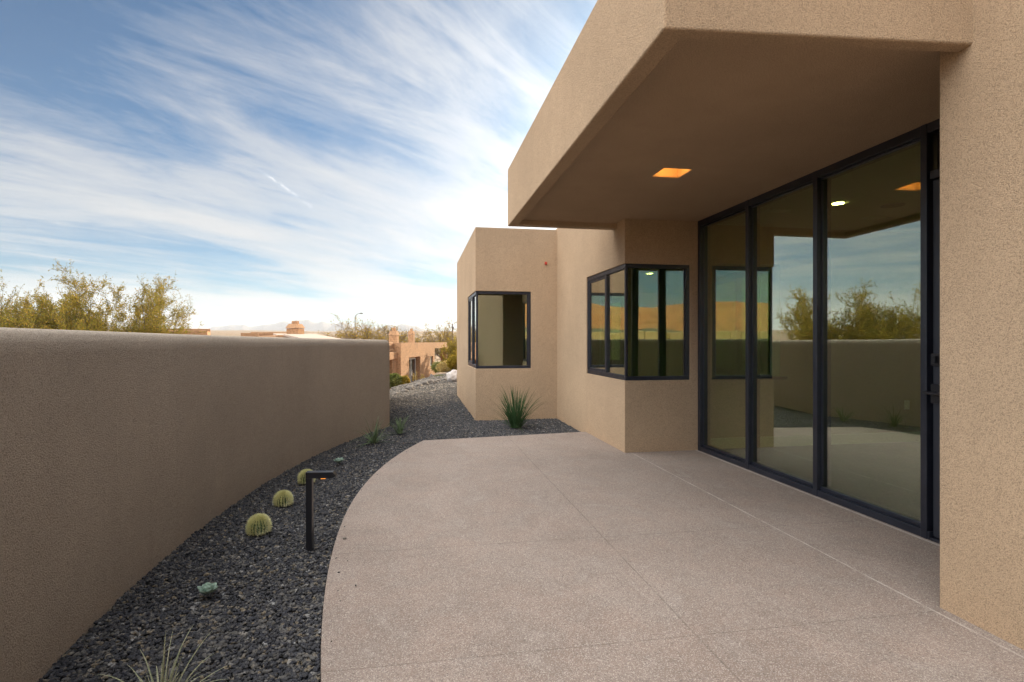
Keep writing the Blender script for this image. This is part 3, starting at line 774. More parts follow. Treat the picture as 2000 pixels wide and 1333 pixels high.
# ------------------------------------------------------------------ trees
def tree_geo(seed, base, H, spread, stems, levels=4, leaves=12000, leaf=(0.055, 0.013), r0=0.09, droop=0.0, wiggle=0.22, branch_n=6, stem_tilt=(0.35, 0.9), rad=None, dome=1.0):
    rg = random.Random(seed); tubes = MB(); tips = []
    def grow(p, d, ln, r, lev):
        seg = 6 if lev < 2 else 5; pts = [p.copy()]; rd = [r]
        for i in range(seg):
            up = 0.10 if lev < 2 else 0.02
            d = (d + Vector((rg.gauss(0, wiggle), rg.gauss(0, wiggle), rg.gauss(0, wiggle * .6) + up - droop * (lev / levels))) * 0.5).normalized()
            p = p + d * (ln / seg); pts.append(p.copy()); rd.append(r * (1 - 0.62 * (i + 1) / seg))
        tubes.tube(pts, rd, 6 if lev < 2 else 3)
        if lev >= levels - 2: tips.append((pts, lev))
        if lev < levels:
            nb = branch_n if lev < levels - 1 else branch_n + 1
            for k in range(nb):
                t = rg.uniform(0.22, 1.0) if lev else rg.uniform(.35, 1.0); i = min(seg - 1, int(t * seg)); f = t * seg - i
                q = pts[i].lerp(pts[i + 1], f); dd = (pts[i + 1] - pts[i]).normalized()
                ang = rg.uniform(0.35, 0.95); ax = dd.cross(Vector((rg.gauss(0, 1), rg.gauss(0, 1), rg.gauss(0, 1)))).normalized()
                nd = (Matrix.Rotation(ang, 3, ax) @ dd); nd.z = nd.z * .8 + 0.10; nd.normalize()
                grow(q, nd, ln * rg.uniform(.42, .66), max(r0 * .05, rd[i] * .55), lev + 1)
    for k in range(stems):
        a = 2 * math.pi * (k + rg.uniform(-.3, .3)) / stems; t = rg.uniform(*stem_tilt)
        d = Vector((math.sin(t) * math.cos(a) * spread, math.sin(t) * math.sin(a) * spread, math.cos(t))).normalized()
        grow(Vector(base) + Vector((.08 * math.cos(a), .08 * math.sin(a), 0)), d, H * rg.uniform(.48, .62), r0 * rg.uniform(.7, 1), 0)
    zs = [v[2] for v in tubes.v]; k = H / (max(zs) - base[2]); rr = sorted(math.hypot(v[0] - base[0], v[1] - base[1]) for v in tubes.v)[int(len(tubes.v) * .985)]
    kr = (rad / rr) if rad else k
    def sc(v): return Vector((base[0] + (v[0] - base[0]) * kr, base[1] + (v[1] - base[1]) * kr, base[2] + H * max(0.0, (v[2] - base[2]) * k / H) ** dome if v[2] > base[2] else v[2]))
    tubes.v = [tuple(sc(v)) for v in tubes.v]; tips = [([sc(p) for p in pts], lev) for pts, lev in tips]
    # leaves
    nr = np.random.default_rng(seed); segs = []; wts = []
    for pts, lev in tips:
        for i in range(len(pts) - 1):
            if lev == levels - 2 and i < 3: continue
            segs.append((pts[i][:], pts[i + 1][:])); wts.append((pts[i + 1] - pts[i]).length * (1.0 if lev >= levels - 1 else .4))
    LV = LF = None
    if leaves and segs:
        S = np.array(segs); w = np.array(wts); w *= np.exp(nr.normal(0, .5, len(w))); w /= w.sum()
        idx = nr.choice(len(S), leaves, p=w); t = nr.random((leaves, 1))
        P = S[idx, 0] * (1 - t) + S[idx, 1] * t + nr.normal(0, 0.022, (leaves, 3)) * (leaf[0] / 0.055)
        D = nr.normal(0, 1, (leaves, 3)); D[:, 2] *= .6; sd = (S[idx, 1] - S[idx, 0]); sd /= np.linalg.norm(sd, axis=1, keepdims=True) + 1e-9
        D = D + sd * 1.0; D /= np.linalg.norm(D, axis=1, keepdims=True)
        U = np.cross(D, nr.normal(0, 1, (leaves, 3))); U /= np.linalg.norm(U, axis=1, keepdims=True) + 1e-9
        ll = leaf[0] * nr.uniform(.5, 1.3, (leaves, 1)); ww = leaf[1] * nr.uniform(.7, 1.3, (leaves, 1))
        LV = np.stack([P, P + D * ll * .5 + U * ww, P + D * ll, P + D * ll * .5 - U * ww], 1).reshape(-1, 3)
        LF = (np.arange(leaves)[:, None] * 4 + np.arange(4)[None])
    return tubes, LV, LF
def tree(name, seed, base, H, spread, stems, label, cat='tree', group=None, mat='leaf_mesq', wood='bark', **kw):
    tubes, LV, LF = tree_geo(seed, base, H, spread, stems, **kw)
    root = thing(name, base, label, cat, group)
    build(tubes, 'branches', M[wood], root, smooth=True)
    if LV is not None: np_mesh('crown', LV, LF, M[mat], root)
    return root
def gz(p): return ground_z(p.x, p.y) - 0.1
tg = 'mesquite trees beyond the garden wall'
for (px, z, H, RD, seed, lab, lv, st) in ((62, 15.5, 6.1, 2.8, 21, 'taller olive-gold mesquite tree standing above the garden wall, with bare twigs on top', 65000, 9),
                                  (212, 17.5, 6.25, 2.35, 34, 'wide mesquite tree right of the tall one, reaching toward the rooftops', 65000, 9),
                                  (130, 18.5, 5.6, 2.4, 58, 'lower mesquite crown filling the gap between the two taller ones', 45000, 7),
                                  (-90, 16.5, 5.0, 2.3, 47, 'mesquite tree cut by the left edge of the picture', 55000, 7)):
    p = at(px, z); p.z = gz(p)
    tree('mesquite_tree', seed, p, H, 1.0, st, lab, group=tg, levels=4, leaves=lv, leaf=(.048, .0115), r0=.085, branch_n=5, rad=RD, dome=.72, stem_tilt=(.45, 1.1))

# ------------------------------------------------------------------ neighbour house
def frame_pts(pa, pb):
    d = (pb - pa); d.z = 0; ax = d.normalized(); ay = Vector((-ax.y, ax.x, 0)); return ax, ay, d.length
nh = at(783, 40.0)
pa = at(783, 40.0); pb = at(877, 56.0)
ax, ay, ln = frame_pts(pa, pb)     # ax runs along the facade to the far right, ay points to its left (behind the facade)
nb = thing('neighbour_house', (pa.x, pa.y, -2.2), 'low terracotta adobe house with white-framed windows and an open corner porch', 'house')
GZ = -2.6
TOP = 1.22
def q(mb, x0, x1, y0, y1, z0, z1, mi=0): mb.obox((pa.x, pa.y), ax, ay, x0, x1, y0, y1, z0, z1, mi); return mb
wl = MB()
K = ln / 94.0   # metres along the facade per photo column
def fx(px):     # where a photo column meets the facade line
    u = (px - 1000) / FPX
    dx = u * CT + ST; dy = -u * ST + CT
    # pa + ax*s = (dx,dy)*t
    det = ax.x * (-dy) - (-dx) * ax.y
    s = ((-pa.x) * (-dy) - (-dx) * (-pa.y)) / det
    return s
xs = {k: fx(k) for k in (783, 799, 821, 840, 846, 849, 863, 873, 877)}
th = 0.45
D = 2.6
ze = TOP
zd0, zd1 = hgt(748, 42.0), hgt(698, 42.5)
zw0, zw1 = hgt(719, 45.0), hgt(698, 45.0)
zo1 = hgt(681, 46.5)
q(wl, 0, xs[799], 0, th, GZ, ze); q(wl, xs[799], xs[821], 0, th, zd1, ze); q(wl, xs[821], xs[840], 0, th, GZ, ze)
q(wl, xs[840], xs[846], 0, th, GZ, zw0); q(wl, xs[840], xs[846], 0, th, zw1, ze); q(wl, xs[846], xs[849], 0, th, GZ, ze)
q(wl, xs[849], xs[873], 0, th, zo1, ze); q(wl, xs[873] - .25, xs[873] + .35, 0, 0.6, GZ, zo1)
q(wl, xs[799] - .1, xs[821] + .1, th, th + .2, GZ, ze - .2); q(wl, xs[840] - .2, xs[846], th, th + .2, GZ, ze - .2)
q(wl, 0, xs[849], D, D + .3, GZ, ze - .1); q(wl, xs[849] - .3, xs[849], th, D, GZ, ze - .05)
q(wl, xs[821] + .02, xs[849] + .02, -.12, -.001, GZ, hgt(737, 43.5))
q(wl, -.002, .45, th, 9, GZ, ze - .02)
build(wl, 'wall', M['nb_stucco'], nb)
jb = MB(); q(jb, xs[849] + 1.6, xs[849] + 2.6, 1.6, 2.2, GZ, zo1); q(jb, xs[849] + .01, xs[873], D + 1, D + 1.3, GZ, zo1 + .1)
build(jb, 'porch_column', M['nb_stucco_shaded'], nb, bevel=0.05)
# left wing in front of the main part (set slightly toward the viewer's left)
lw_ = MB()
zb1, zb2, zb3 = hgt(681, 39.0), hgt(688, 38.8), hgt(703, 38.6)
q(lw_, -9, -.003, .55, 1.0, zb1, ze + .02); q(lw_, -9, -.25, .40, .90, zb2, zb1); q(lw_, -9, -.003, .25, .8, zb3, zb2)
q(lw_, -1.0, -.005, .3, .8, GZ, zb3); q(lw_, -9, -.2, 1.4, 1.8, GZ, zb3 + .1); q(lw_, -9, -6.0, .3, .8, GZ, zb3)
build(lw_, 'side_wing', M['nb_stucco'], nb, bevel=0.05)
def nb_window(x0, x1, z0, z1, y=.30, bars=1):
    f = MB(); w = .07
    q(f, x0, x0 + w, y, y + .08, z0, z1); q(f, x1 - w, x1, y, y + .08, z0, z1); q(f, x0 + w, x1 - w, y, y + .08, z0, z0 + w); q(f, x0 + w, x1 - w, y, y + .08, z1 - w, z1)
    if bars:
        c = (x0 + x1) / 2; q(f, c - .05, c + .05, y, y + .08, z0 + w, z1 - w)
    wd = build(f, 'window', M['white_trim'], nb)
    g = MB(); q(g, x0 + w - .01, x1 - w + .01, y + .03, y + .05, z0 + w - .01, z1 - w + .01); build(g, 'pane', M['nb_glass'], wd)
nb_window(xs[799] + .25, xs[821] - .35, zd0 - .35, zd1 - .12)
nb_window(xs[840] + .01, xs[846] - .01, zw0 + .02, zw1 - .02, y=.12)
nb_window(-4.6, -1.05, hgt(745, 38.6) - .6, zb3 - .1, y=1.0, bars=0)
rf = MB(); q(rf, -9, xs[849], 1.0, 12, ze - .25, ze - .14); q(rf, -9, xs[873], 9.0, 9.4, ze - .1, ze + .42); q(rf, xs[849], xs[873], .1, 5.0, zo1 + .12, ze - .15)
build(rf, 'roof', M['nb_roof'], nb)
def chimney(parent, px0, px1, pytop, pybase, z, mat='nb_stucco', steps=True):
    a = at(px0, z); b = at(px1, z); c = (a + b) / 2; w = (b - a).length / 2; z0 = hgt(pybase, z) - .6; z1 = hgt(pytop, z)
    mb = MB(); H = z1 - z0; o = (c.x, c.y)
    zz = [z0, z0 + (H - .0) * .60]
    mb.obox(o, ax, ay, -w * .8, w * .8, -w * .8, w * .8, zz[0], zz[1])
    # tapering cap and flue
    b0 = zz[1]; b1 = z0 + H * .84
    lo, hi = w * .86, w * .62
    vs = [(o[0] + ax.x * sx * k + ay.x * sy * k, o[1] + ax.y * sx * k + ay.y * sy * k, z) for (k, z) in ((lo * 1.05, b0 + .03), (hi, b1)) for (sx, sy) in ((-1, -1), (1, -1), (1, 1), (-1, 1))]
    mb.add(vs, [(3, 2, 1, 0), (4, 5, 6, 7), (0, 1, 5, 4), (1, 2, 6, 5), (2, 3, 7, 6), (3, 0, 4, 7)])
    mb.obox(o, ax, ay, -hi * .55, hi * .55, -hi * .55, hi * .55, b1 + .001, z1)
    build(mb, 'chimney', M[mat], parent, bevel=.008)
chimney(nb, 760, 779, 640, 664, 46)
chimney(nb, 797, 810, 642, 658, 50)

# second roofline behind the garden wall
def far_house(name, px0, px1, z, pytop, label, chims=(), roof=None, depth=9, base=-2.6):
    a = at(px0, z); b = at(px1, z + 2); axx, ayy, l = frame_pts(a, b); top = hgt(pytop, z)
    r = thing(name, (a.x, a.y, base), label, 'house', 'adobe houses seen over the garden wall')
    mb = MB(); t = .4
    mb.obox((a.x, a.y), axx, ayy, 0, l, 0, t, base, top); mb.obox((a.x, a.y), axx, ayy, 0, l, depth, depth + t, base, top + .3)
    mb.obox((a.x, a.y), axx, ayy, 0, t, t, depth, base, top - .02); mb.obox((a.x, a.y), axx, ayy, l - t, l, t, depth, base, top - .02)
    build(mb, 'wall', M['nb_stucco'], r, bevel=.05)
    mb = MB(); mb.obox((a.x, a.y), axx, ayy, t, l - t, t, depth, top - .5, top - .35); build(mb, 'roof', M['nb_roof'], r)
    if roof:
        for (x0, x1, y0, y1, z0, z1) in roof:
            mb = MB(); P = []
            for (yy, zz) in ((y0, z0), (y1, z1)):
                for xx in (x0, x1): P.append((a.x + axx.x * xx + ayy.x * yy, a.y + axx.y * xx + ayy.y * yy, zz))
            P2 = [(p[0], p[1], p[2] - .15) for p in P]
            mb.add(P + P2, [(0, 1, 3, 2), (4, 6, 7, 5), (0, 4, 5, 1), (1, 5, 7, 3), (3, 7, 6, 2), (2, 6, 4, 0)])
            build(mb, 'sloping_roof', M['nb_roof'], r)
    for c in chims: chimney(r, *c)
    return r
far_house('adobe_house', 543, 634, 44, 654, 'adobe house with a broad stepped chimney and pale roof, seen over the wall', chims=((562, 592, 627, 650, 47),),
          roof=[(0.8, 4.6, .5, 7, 1.55, 2.05)], depth=10)
far_house('adobe_house', 585, 690, 36, 662, 'long low pale ribbed roof between the chimney house and the garden wall corner', roof=[(.6, 3.2, .5, 8, 1.45, 1.90)], depth=8)
far_house('adobe_house', 300, 405, 52, 645, 'sliver of a terracotta house at the right of the mesquite trees', depth=6)
far_house('adobe_house', 470, 560, 85, 650, 'far flat pale roof under the mountain ridge', depth=10, base=-2.0)

# bare desert trees and shrubs behind
bg = 'bare desert trees behind the neighbour house'
for (px, z, pt, seed, lab, lv, mt) in ((668, 60, 628, 61, 'thin yellow-tipped bare tree left of the street lamp pole', 5200, 'leaf_yel'),
                                   (705, 55, 622, 62, 'grey leafless tree standing by the street lamp', 3200, 'leaf_yel'),
                                   (745, 66, 632, 63, 'low grey bare tree left of the stepped chimney', 2600, 'leaf_yel'),
                                   (790, 62, 634, 64, 'pale bare tree between the two rooftop chimneys', 2400, 'leaf_yel'),
                                   (845, 58, 626, 65, 'widest bare grey tree above the porch roof', 3400, 'leaf_yel'),
                                   (878, 64, 640, 66, 'bare tree right of the porch, nearest the utility pole', 3600, 'leaf_yel')):
    p = at(px, z); p.z = gz(p); H = hgt(pt, z) - p.z
    tree('desert_tree', seed, p, H * 1.08, 1.15, 5, lab, group=bg, mat=mt, wood='twig', levels=3, leaves=lv, leaf=(.13, .05), r0=.15, branch_n=7, wiggle=.3, stem_tilt=(.35, 1.0))
p = at(898, 36); p.z = gz(p)
tree('palo_verde', 71, p, hgt(682, 36) - p.z, 1.2, 6, 'bright yellow leafy tree at the corner of the house', group=None, mat='leaf_yel', wood='twig', levels=3, leaves=12000, leaf=(.08, .03), r0=.06, branch_n=6, rad=.95)
p = at(893, 50); p.z = gz(p)
tree('desert_tree', 72, p, hgt(650, 50) - p.z, 1.2, 6, 'bushy olive tree behind the yellow one by the house corner', group=None, mat='leaf_mesq', wood='twig', levels=3, leaves=7000, leaf=(.13, .05), r0=.07, branch_n=6, rad=1.6)

def shrub(name, px, z, w, h, mat, seed, label, cat='shrub', n=3500, ls=(.05, .02), vase=0.0, base_dz=0.0, zbase=None):
    p = at(px, z); p.z = (ground_z(p.x, p.y) - .06 if zbase is None else zbase) + base_dz
    nr = np.random.default_rng(seed)
    D = nr.normal(0, 1, (n, 3)); D /= np.linalg.norm(D, axis=1, keepdims=True); rr = nr.uniform(.72, 1.0, (n, 1)) ** .6
    lump = 1 + 0.10 * np.sin(D[:, :1] * 7 + seed) * np.cos(D[:, 1:2] * 6)
    Q = D * rr * lump
    t = (Q[:, 2] + 1) / 2; s = 1 - vase * (1 - t)
    P = np.column_stack([Q[:, 0] * w * s, Q[:, 1] * w * s, t * h]) + np.array(p)
    A = nr.normal(0, 1, (n, 3)); A /= np.linalg.norm(A, axis=1, keepdims=True); U = np.cross(A, nr.normal(0, 1, (n, 3))); U /= np.linalg.norm(U, axis=1, keepdims=True)
    l = ls[0] * nr.uniform(.6, 1.4, (n, 1)); ww = ls[1]
    V = np.stack([P, P + A * l * .5 + U * ww, P + A * l, P + A * l * .5 - U * ww], 1).reshape(-1, 3); F = np.arange(n)[:, None] * 4 + np.arange(4)[None]
    root = thing(name, p, label, cat)
    np_mesh('foliage', V, F, M[mat], root)
    mb = MB(); rg = random.Random(seed)
    for k in range(10):
        a = rg.uniform(0, 6.28); e = Vector((p.x + w * .6 * math.cos(a) * (1), p.y + w * .6 * math.sin(a), p.z + h * rg.uniform(.5, .85)))
        mb.tube([p, p.lerp(e, .5) + Vector((0, 0, .02)), e], [.02, .014, .006], 5)
    build(mb, 'stems', M['bark'], root)
    return root
def zb(py, z): return hgt(py, z)
shrub('round_shrub', 768, 30, .55, .75, 'leaf_green', 81, 'rounded clipped green shrub at the corner of the garden wall', ls=(.09, .035), n=5000, zbase=zb(757, 30))
shrub('vase_shrub', 790, 30, .36, .80, 'leaf_yel', 82, 'vase-shaped clipped shrub in front of the neighbour door', ls=(.07, .028), n=3500, vase=.55, zbase=zb(763, 30))
shrub('low_shrub', 861, 22, .38, .30, 'leaf_green', 83, 'low dark green mound shrub left of the white boulder', ls=(.05, .02), n=4200, zbase=zb(748, 22))
shrub('yellow_shrub', 872, 26, .42, .52, 'dry_grass', 84, 'dry golden shrub behind the boulder', ls=(.09, .014), n=3800, zbase=zb(728, 26))
shrub('spiky_shrub', 856, 30, .34, .55, 'leaf_green', 85, 'small spiky shrub in front of the porch opening', ls=(.16, .010), n=1500, zbase=zb(727, 30))
shrub('yellow_shrub', 893, 24, .45, .62, 'leaf_yel', 86, 'leafy yellow-green shrub at the house corner above the boulder', ls=(.07, .03), n=4200, zbase=zb(722, 24))
# dry grass tuft on the slope
p = at(772, 24)
gb = grass_clump('dry_grass', p.x, p.y, 900, .25, .55, .55, .5, .014, M['dry_grass'], 91, 'tall straw-yellow grass below the rounded shrub', 'grass plant', zb=zb(782, 24), base_r=.75)
# dry flower stalks
def stalks():
    p = at(818, 27); z0 = zb(758, 27); mb = MB(); rg = random.Random(7)
    for k in range(9):
        a = rg.uniform(0, 6.28); h = rg.uniform(.5, 1.05); e = p + Vector((rg.uniform(-.3, .35), rg.uniform(-.2, .2), 0))
        mb.tube([(p.x, p.y, z0 - .2), ((p.x + e.x) / 2, (p.y + e.y) / 2, z0 + h * .5), (e.x, e.y, z0 + h)], [.014, .011, .007], 4)
        for m_ in range(8): mb.tube([(e.x, e.y, z0 + h * (.6 + .05 * m_)), (e.x + rg.uniform(-.07, .07), e.y + rg.uniform(-.07, .07), z0 + h * (.62 + .05 * m_) + .05)], [.008, .014], 4)
    o = build(mb, 'flower_stalks', M['dry_grass'], origin=(p.x, p.y, z0)); tag(o, 'thin dry flower stalks in front of the neighbour door', 'dry plant')
stalks()

def boulder(name, px, z, w, h, dpt, mat, seed, label, cat='boulder', pybase=747, rot=0.0, group=None, sub=4, rough=0.22):
    V, F = ico(sub); out = []
    for v in V:
        nv = Vector(v); k = 1 + rough * mnoise.noise(nv * 1.4 + Vector((seed, 0, 0))) + rough * .5 * mnoise.noise(nv * 3.5 + Vector((0, seed, 0))) + rough * .25 * mnoise.noise(nv * 8)
        out.append(nv * k)
    p = at(px, z); z0 = hgt(pybase, z)
    c, s = math.cos(rot), math.sin(rot)
    V = np.array([(p.x + (v.x * w * c - v.y * dpt * s), p.y + (v.x * w * s + v.y * dpt * c), z0 + (v.z * .5 + .42) * h) for v in out])
    o = np_mesh(name, V, F, mat, origin=(p.x, p.y, z0), smooth=True); tag(o, label, cat, group)
boulder('boulder', 887, 18.6, .25, .46, .3, M['boulder'], 3.3, 'white and grey boulder on the gravel crest by the house corner', pybase=747)
boulder('mulch_mound', 864, 24, .45, .34, .4, M['brown_mound'], 8.1, 'rounded brown clipped shrub mound behind the green one', cat='shrub', pybase=742)
boulder('stump', 843, 21.5, .12, .42, .14, M['rock_dark'], 5.7, 'dark gnarled stump left of the low green shrub', cat='stump', pybase=752, rough=.6)
rk = [(800, 15.6, .12), (806, 16.0, .08), (817, 16.6, .11), (829, 17.1, .14), (838, 17.6, .17), (846, 18.2, .12), (790, 14.9, .09), (855, 18.6, .10), (773, 14.2, .07), (868, 19.2, .10)]
for i, (px, z, s) in enumerate(rk):
    p = at(px, z); pyb = 666 + (EYE - (ground_z(p.x, p.y) - .05)) * FPX / z
    boulder('crest_rock', px, z, s, s * 1.1, s, M['rock_dark'], i * 2.3, 'small grey rock in the row along the gravel crest', 'rock', pyb, group='small rocks along the gravel crest', sub=3, rough=.35)
mb = MB(); pts = [at(770, 33), at(842, 33), at(852, 40), at(800, 39)]
mb.prism([(p.x, p.y) for p in pts], -2.35, -2.08); o = build(mb, 'walkway', M['path_red']); tag(o, kind='structure')

# street lamp and utility pole
def street_lamp():
    p = at(693.5, 110); z0 = gz(p); top = hgt(616, 110); r = thing('street_lamp', (p.x, p.y, z0), 'tall curved-arm street lamp rising above the bare trees', 'street lamp')
    mb = MB(); ax_ = Vector((CT, -ST, 0)); pts = [Vector((p.x, p.y, z0)), Vector((p.x, p.y, top - .3))]
    mb.tube(pts, [.13, .09], 8); build(mb, 'pole', M['pole'], r, smooth=True)
    mb = MB(); pp = [Vector((p.x, p.y, top - .3)), Vector((p.x, p.y, top)) + ax_ * .15, Vector((p.x, p.y, top + .28)) + ax_ * .5, Vector((p.x, p.y, top + .40)) + ax_ * 1.0]
    mb.tube(pp, [.08, .06, .05, .05], 8); build(mb, 'arm', M['pole'], r, smooth=True)
    mb = MB(); b = Vector((p.x, p.y, top + .40)) + ax_ * .95
    mb.tube([b, b + ax_ * .15 + Vector((0, 0, .02)), b + ax_ * .5, b + ax_ * .62], [.06, .12, .12, .05], 8); build(mb, 'lamp_head', M['pole'], r, smooth=True)
street_lamp()
p = at(883.5, 110); z0 = gz(p)
mb = MB(); mb.tube([(p.x, p.y, z0), (p.x, p.y, hgt(632, 110))], [.16, .11], 8); 
mb.obox((p.x, p.y), Vector((CT, -ST, 0)), Vector((ST, CT, 0)), .1, .30, -.12, .12, hgt(640, 110) - .3, hgt(640, 110) + .2)
o = build(mb, 'utility_pole', M['pole'], origin=(p.x, p.y, z0)); tag(o, 'dark wooden utility pole with a small box near the left house corner', 'utility pole')

# ------------------------------------------------------------------ far mountains, ridge, and the hills behind the camera
def ridge(name, fn, pxs, z, depth, base, mat, step=1.0):
    cols = np.arange(pxs[0], pxs[1], step); rows = 12; V = []
    for j in range(rows + 1):
        t = j / rows
        for c in cols:
            h = fn(c); zz = z + depth * (t - .5); prof = math.sin(math.pi * t) ** .8
            p = at(c, zz); k = 1 + .22 * mnoise.noise(Vector((c * .05, t * 4, 1.0))) * (1 if t != .5 else 0)
            V.append((p.x, p.y, base + (hgt(h, z) - base) * prof * (k if t < .45 or t > .55 else 1)))
    n = len(cols); F = [(j * n + i, j * n + i + 1, (j + 1) * n + i + 1, (j + 1) * n + i) for j in range(rows) for i in range(n - 1)]
    mb = MB(); mb.v = V; mb.f = F; mb.m = [0] * len(F); o = build(mb, name, mat, smooth=True); return tag(o, kind='structure')
ctrl = [(-600, 640), (-200, 642), (0, 645), (200, 646), (330, 652), (400, 646), (420, 638), (463, 635), (490, 638), (530, 633), (562, 630), (600, 629), (625, 630), (665, 633), (700, 638), (740, 641), (770, 637), (790, 633), (815, 640), (840, 646), (900, 648), (1100, 645), (1500, 640), (2200, 640)]
def prof_m(c):
    for (a, ya), (b, yb) in zip(ctrl, ctrl[1:]):
        if a <= c <= b:
            t = (c - a) / (b - a); t = t * t * (3 - 2 * t); return ya + (yb - ya) * t + 0.9 * mnoise.noise(Vector((c * .06, 0, 0))) + .5 * mnoise.noise(Vector((c * .2, 0, 0)))
    return 648
ridge('mountain', prof_m, (-600, 2200), 5200, 1500, -40, M['mountain'], 4)
def prof_d(c): return 649.5 - 4.5 * sstep((c - 620) / 120) + 3.0 * sstep((c - 730) / 40) + .8 * mnoise.noise(Vector((c * .03, 5, 0)))
ridge('desert_ridge', prof_d, (-400, 1500), 900, 300, -5, M['desert'], 5)
def red_hills():
    nx, ny = 150, 40; V = []
    for j in range(ny + 1):
        for i in range(nx + 1):
            x = -1100 + 1600 * i / nx; t = j / ny; y = -190 - 420 * t
            n1 = mnoise.noise(Vector((x * .006, y * .006, 2.2))); n2 = mnoise.noise(Vector((x * .03, y * .03, 9)))
            h = -4 + (38 + 16 * n1 + 5 * mnoise.noise(Vector((x * .018, 3, 3)))) * sstep(t * 1.5) + 4 * n2 * sstep(t * 2)
            h = h + 1.6 * math.sin(h * 0.9)
            V.append((x, y, h))
    F = [(j * (nx + 1) + i, (j + 1) * (nx + 1) + i, (j + 1) * (nx + 1) + i + 1, j * (nx + 1) + i + 1) for j in range(ny) for i in range(nx)]
    mb = MB(); mb.v = V; mb.f = F; mb.m = [0] * len(F); o = build(mb, 'red_hill', M['redhill'], smooth=True); tag(o, kind='structure')
red_hills()
def scrub_hill():
    nx, ny = 90, 14; V = []
    for j in range(ny + 1):
        for i in range(nx + 1):
            x = -300 + 420 * i / nx; t = j / ny; y = -78 - 70 * t
            h = -3 + (7.2 + 2.6 * mnoise.noise(Vector((x * .02, 4, 1)))) * math.sin(math.pi * min(1, t * .8 + .02)) + 1.2 * mnoise.noise(Vector((x * .12, y * .12, 3)))
            V.append((x, y, h))
    F = [(j * (nx + 1) + i, (j + 1) * (nx + 1) + i, (j + 1) * (nx + 1) + i + 1, j * (nx + 1) + i + 1) for j in range(ny) for i in range(nx)]
    mb = MB(); mb.v = V; mb.f = F; mb.m = [0] * len(F); o = build(mb, 'scrub_hill', M['scrub'], smooth=True); tag(o, kind='structure')
M['scrub'] = m_plain('olive_scrub', (0.20, 0.19, 0.10), 0.95, 0.6, 0.5)
scrub_hill()
def terrace():
    mb = MB(); rg = random.Random(4)
    for row in range(4):
        x = -34.0
        while x < 6:
            w = rg.uniform(1.0, 2.6); z0 = -2.3 + row * 1.15; mb.box(x, x + w - .06, -34 - row * 2.2 - rg.uniform(0, .4), -32 - row * 2.2 - .5, z0, z0 + 1.1 + rg.uniform(0, .2)); x += w
    o = build(mb, 'stone_terrace', M['sandstone'], origin=(-14, -34, -2.3), bevel=.12); tag(o, 'stepped yellow sandstone block terrace mirrored in the corner window', 'retaining wall')
terrace()
for (x, y, H, s) in ((-13, -26, 4.2, 101), (-3, -30, 3.6, 102)):
    b = Vector((x, y, -2.4)); tree('desert_tree', s, b, H, 1.2, 6, 'green desert tree seen only as a reflection in the corner window, %s' % ('left one' if s == 101 else 'right one'), mat='leaf_mesq', levels=3, leaves=9000, leaf=(.12, .05), r0=.08, branch_n=6)

# ------------------------------------------------------------------ haze
hz = MB(); hz.box(-7900, 7900, -7900, 7900, -60, 330)
hm, nt, out = new_mat('desert_haze')
pv = N(nt, 'ShaderNodeVolumePrincipled'); pv.inputs['Color'].default_value = (0.86, 0.93, 1.0, 1); pv.inputs['Density'].default_value = 0.00012; pv.inputs['Anisotropy'].default_value = 0.1
L(nt, pv.outputs[0], out.inputs['Volume'])
USE_HAZE = True
if USE_HAZE:
    o = build(hz, 'haze', hm); tag(o, 'thin pale desert haze in the far air', 'haze', kind='stuff')

# ------------------------------------------------------------------ sky, sun, camera
SUN_AZ, SUN_EL = R(32), R(15)
sd = Vector((math.sin(SUN_AZ) * math.cos(SUN_EL), math.cos(SUN_AZ) * math.cos(SUN_EL), math.sin(SUN_EL)))
world = bpy.data.worlds.new('World'); scene.world = world; world.use_nodes = True
nt = world.node_tree
for n in list(nt.nodes): nt.nodes.remove(n)
wo = N(nt, 'ShaderNodeOutputWorld'); bgd = N(nt, 'ShaderNodeBackground'); bgd.inputs['Strength'].default_value = 0.05
sky = N(nt, 'ShaderNodeTexSky'); sky.sky_type = 'NISHITA'; sky.sun_disc = False; sky.sun_elevation = SUN_EL; sky.sun_rotation = SUN_AZ
sky.air_density = 1.0; sky.dust_density = 1.2; sky.ozone_density = 2.5; sky.altitude = 900
tc = N(nt, 'ShaderNodeTexCoord'); sp = N(nt, 'ShaderNodeSeparateXYZ'); L(nt, tc.outputs['Generated'], sp.inputs[0])
dz = math_(nt, 'MAXIMUM', sp.outputs[2], 0.0)
inv = math_(nt, 'DIVIDE', 1.0, math_(nt, 'ADD', dz, 0.10))
cx = math_(nt, 'MULTIPLY', sp.outputs[0], inv); cy = math_(nt, 'MULTIPLY', sp.outputs[1], inv)
cmb = N(nt, 'ShaderNodeCombineXYZ'); L(nt, cx, cmb.inputs[0]); L(nt, cy, cmb.inputs[1])
def cloud_layer(rot, sc, seed, scale, detail, rough, dist):
    mp = N(nt, 'ShaderNodeMapping', _vector_type='TEXTURE'); mp.inputs['Rotation'].default_value = (0, 0, rot); mp.inputs['Scale'].default_value = sc; mp.inputs['Location'].default_value = (seed, seed * .7, 0)
    L(nt, cmb.outputs[0], mp.inputs['Vector'])
    n = N(nt, 'ShaderNodeTexNoise'); n.inputs['Scale'].default_value = scale; n.inputs['Detail'].default_value = detail; n.inputs['Roughness'].default_value = rough; n.inputs['Distortion'].default_value = dist
    L(nt, mp.outputs[0], n.inputs['Vector']); return n.outputs['Fac']
CL = dict(rot=R(-52))
s1 = cloud_layer(R(50), (1.7, .75, 1), 3.1, 1.15, 12, .66, .7)
s2 = cloud_layer(R(38), (1.2, .26, 1), 7.7, 1.0, 9, .62, .9)
s3 = cloud_layer(R(62), (.40, .16, 1), 2.2, 1.0, 6, .70, .6)
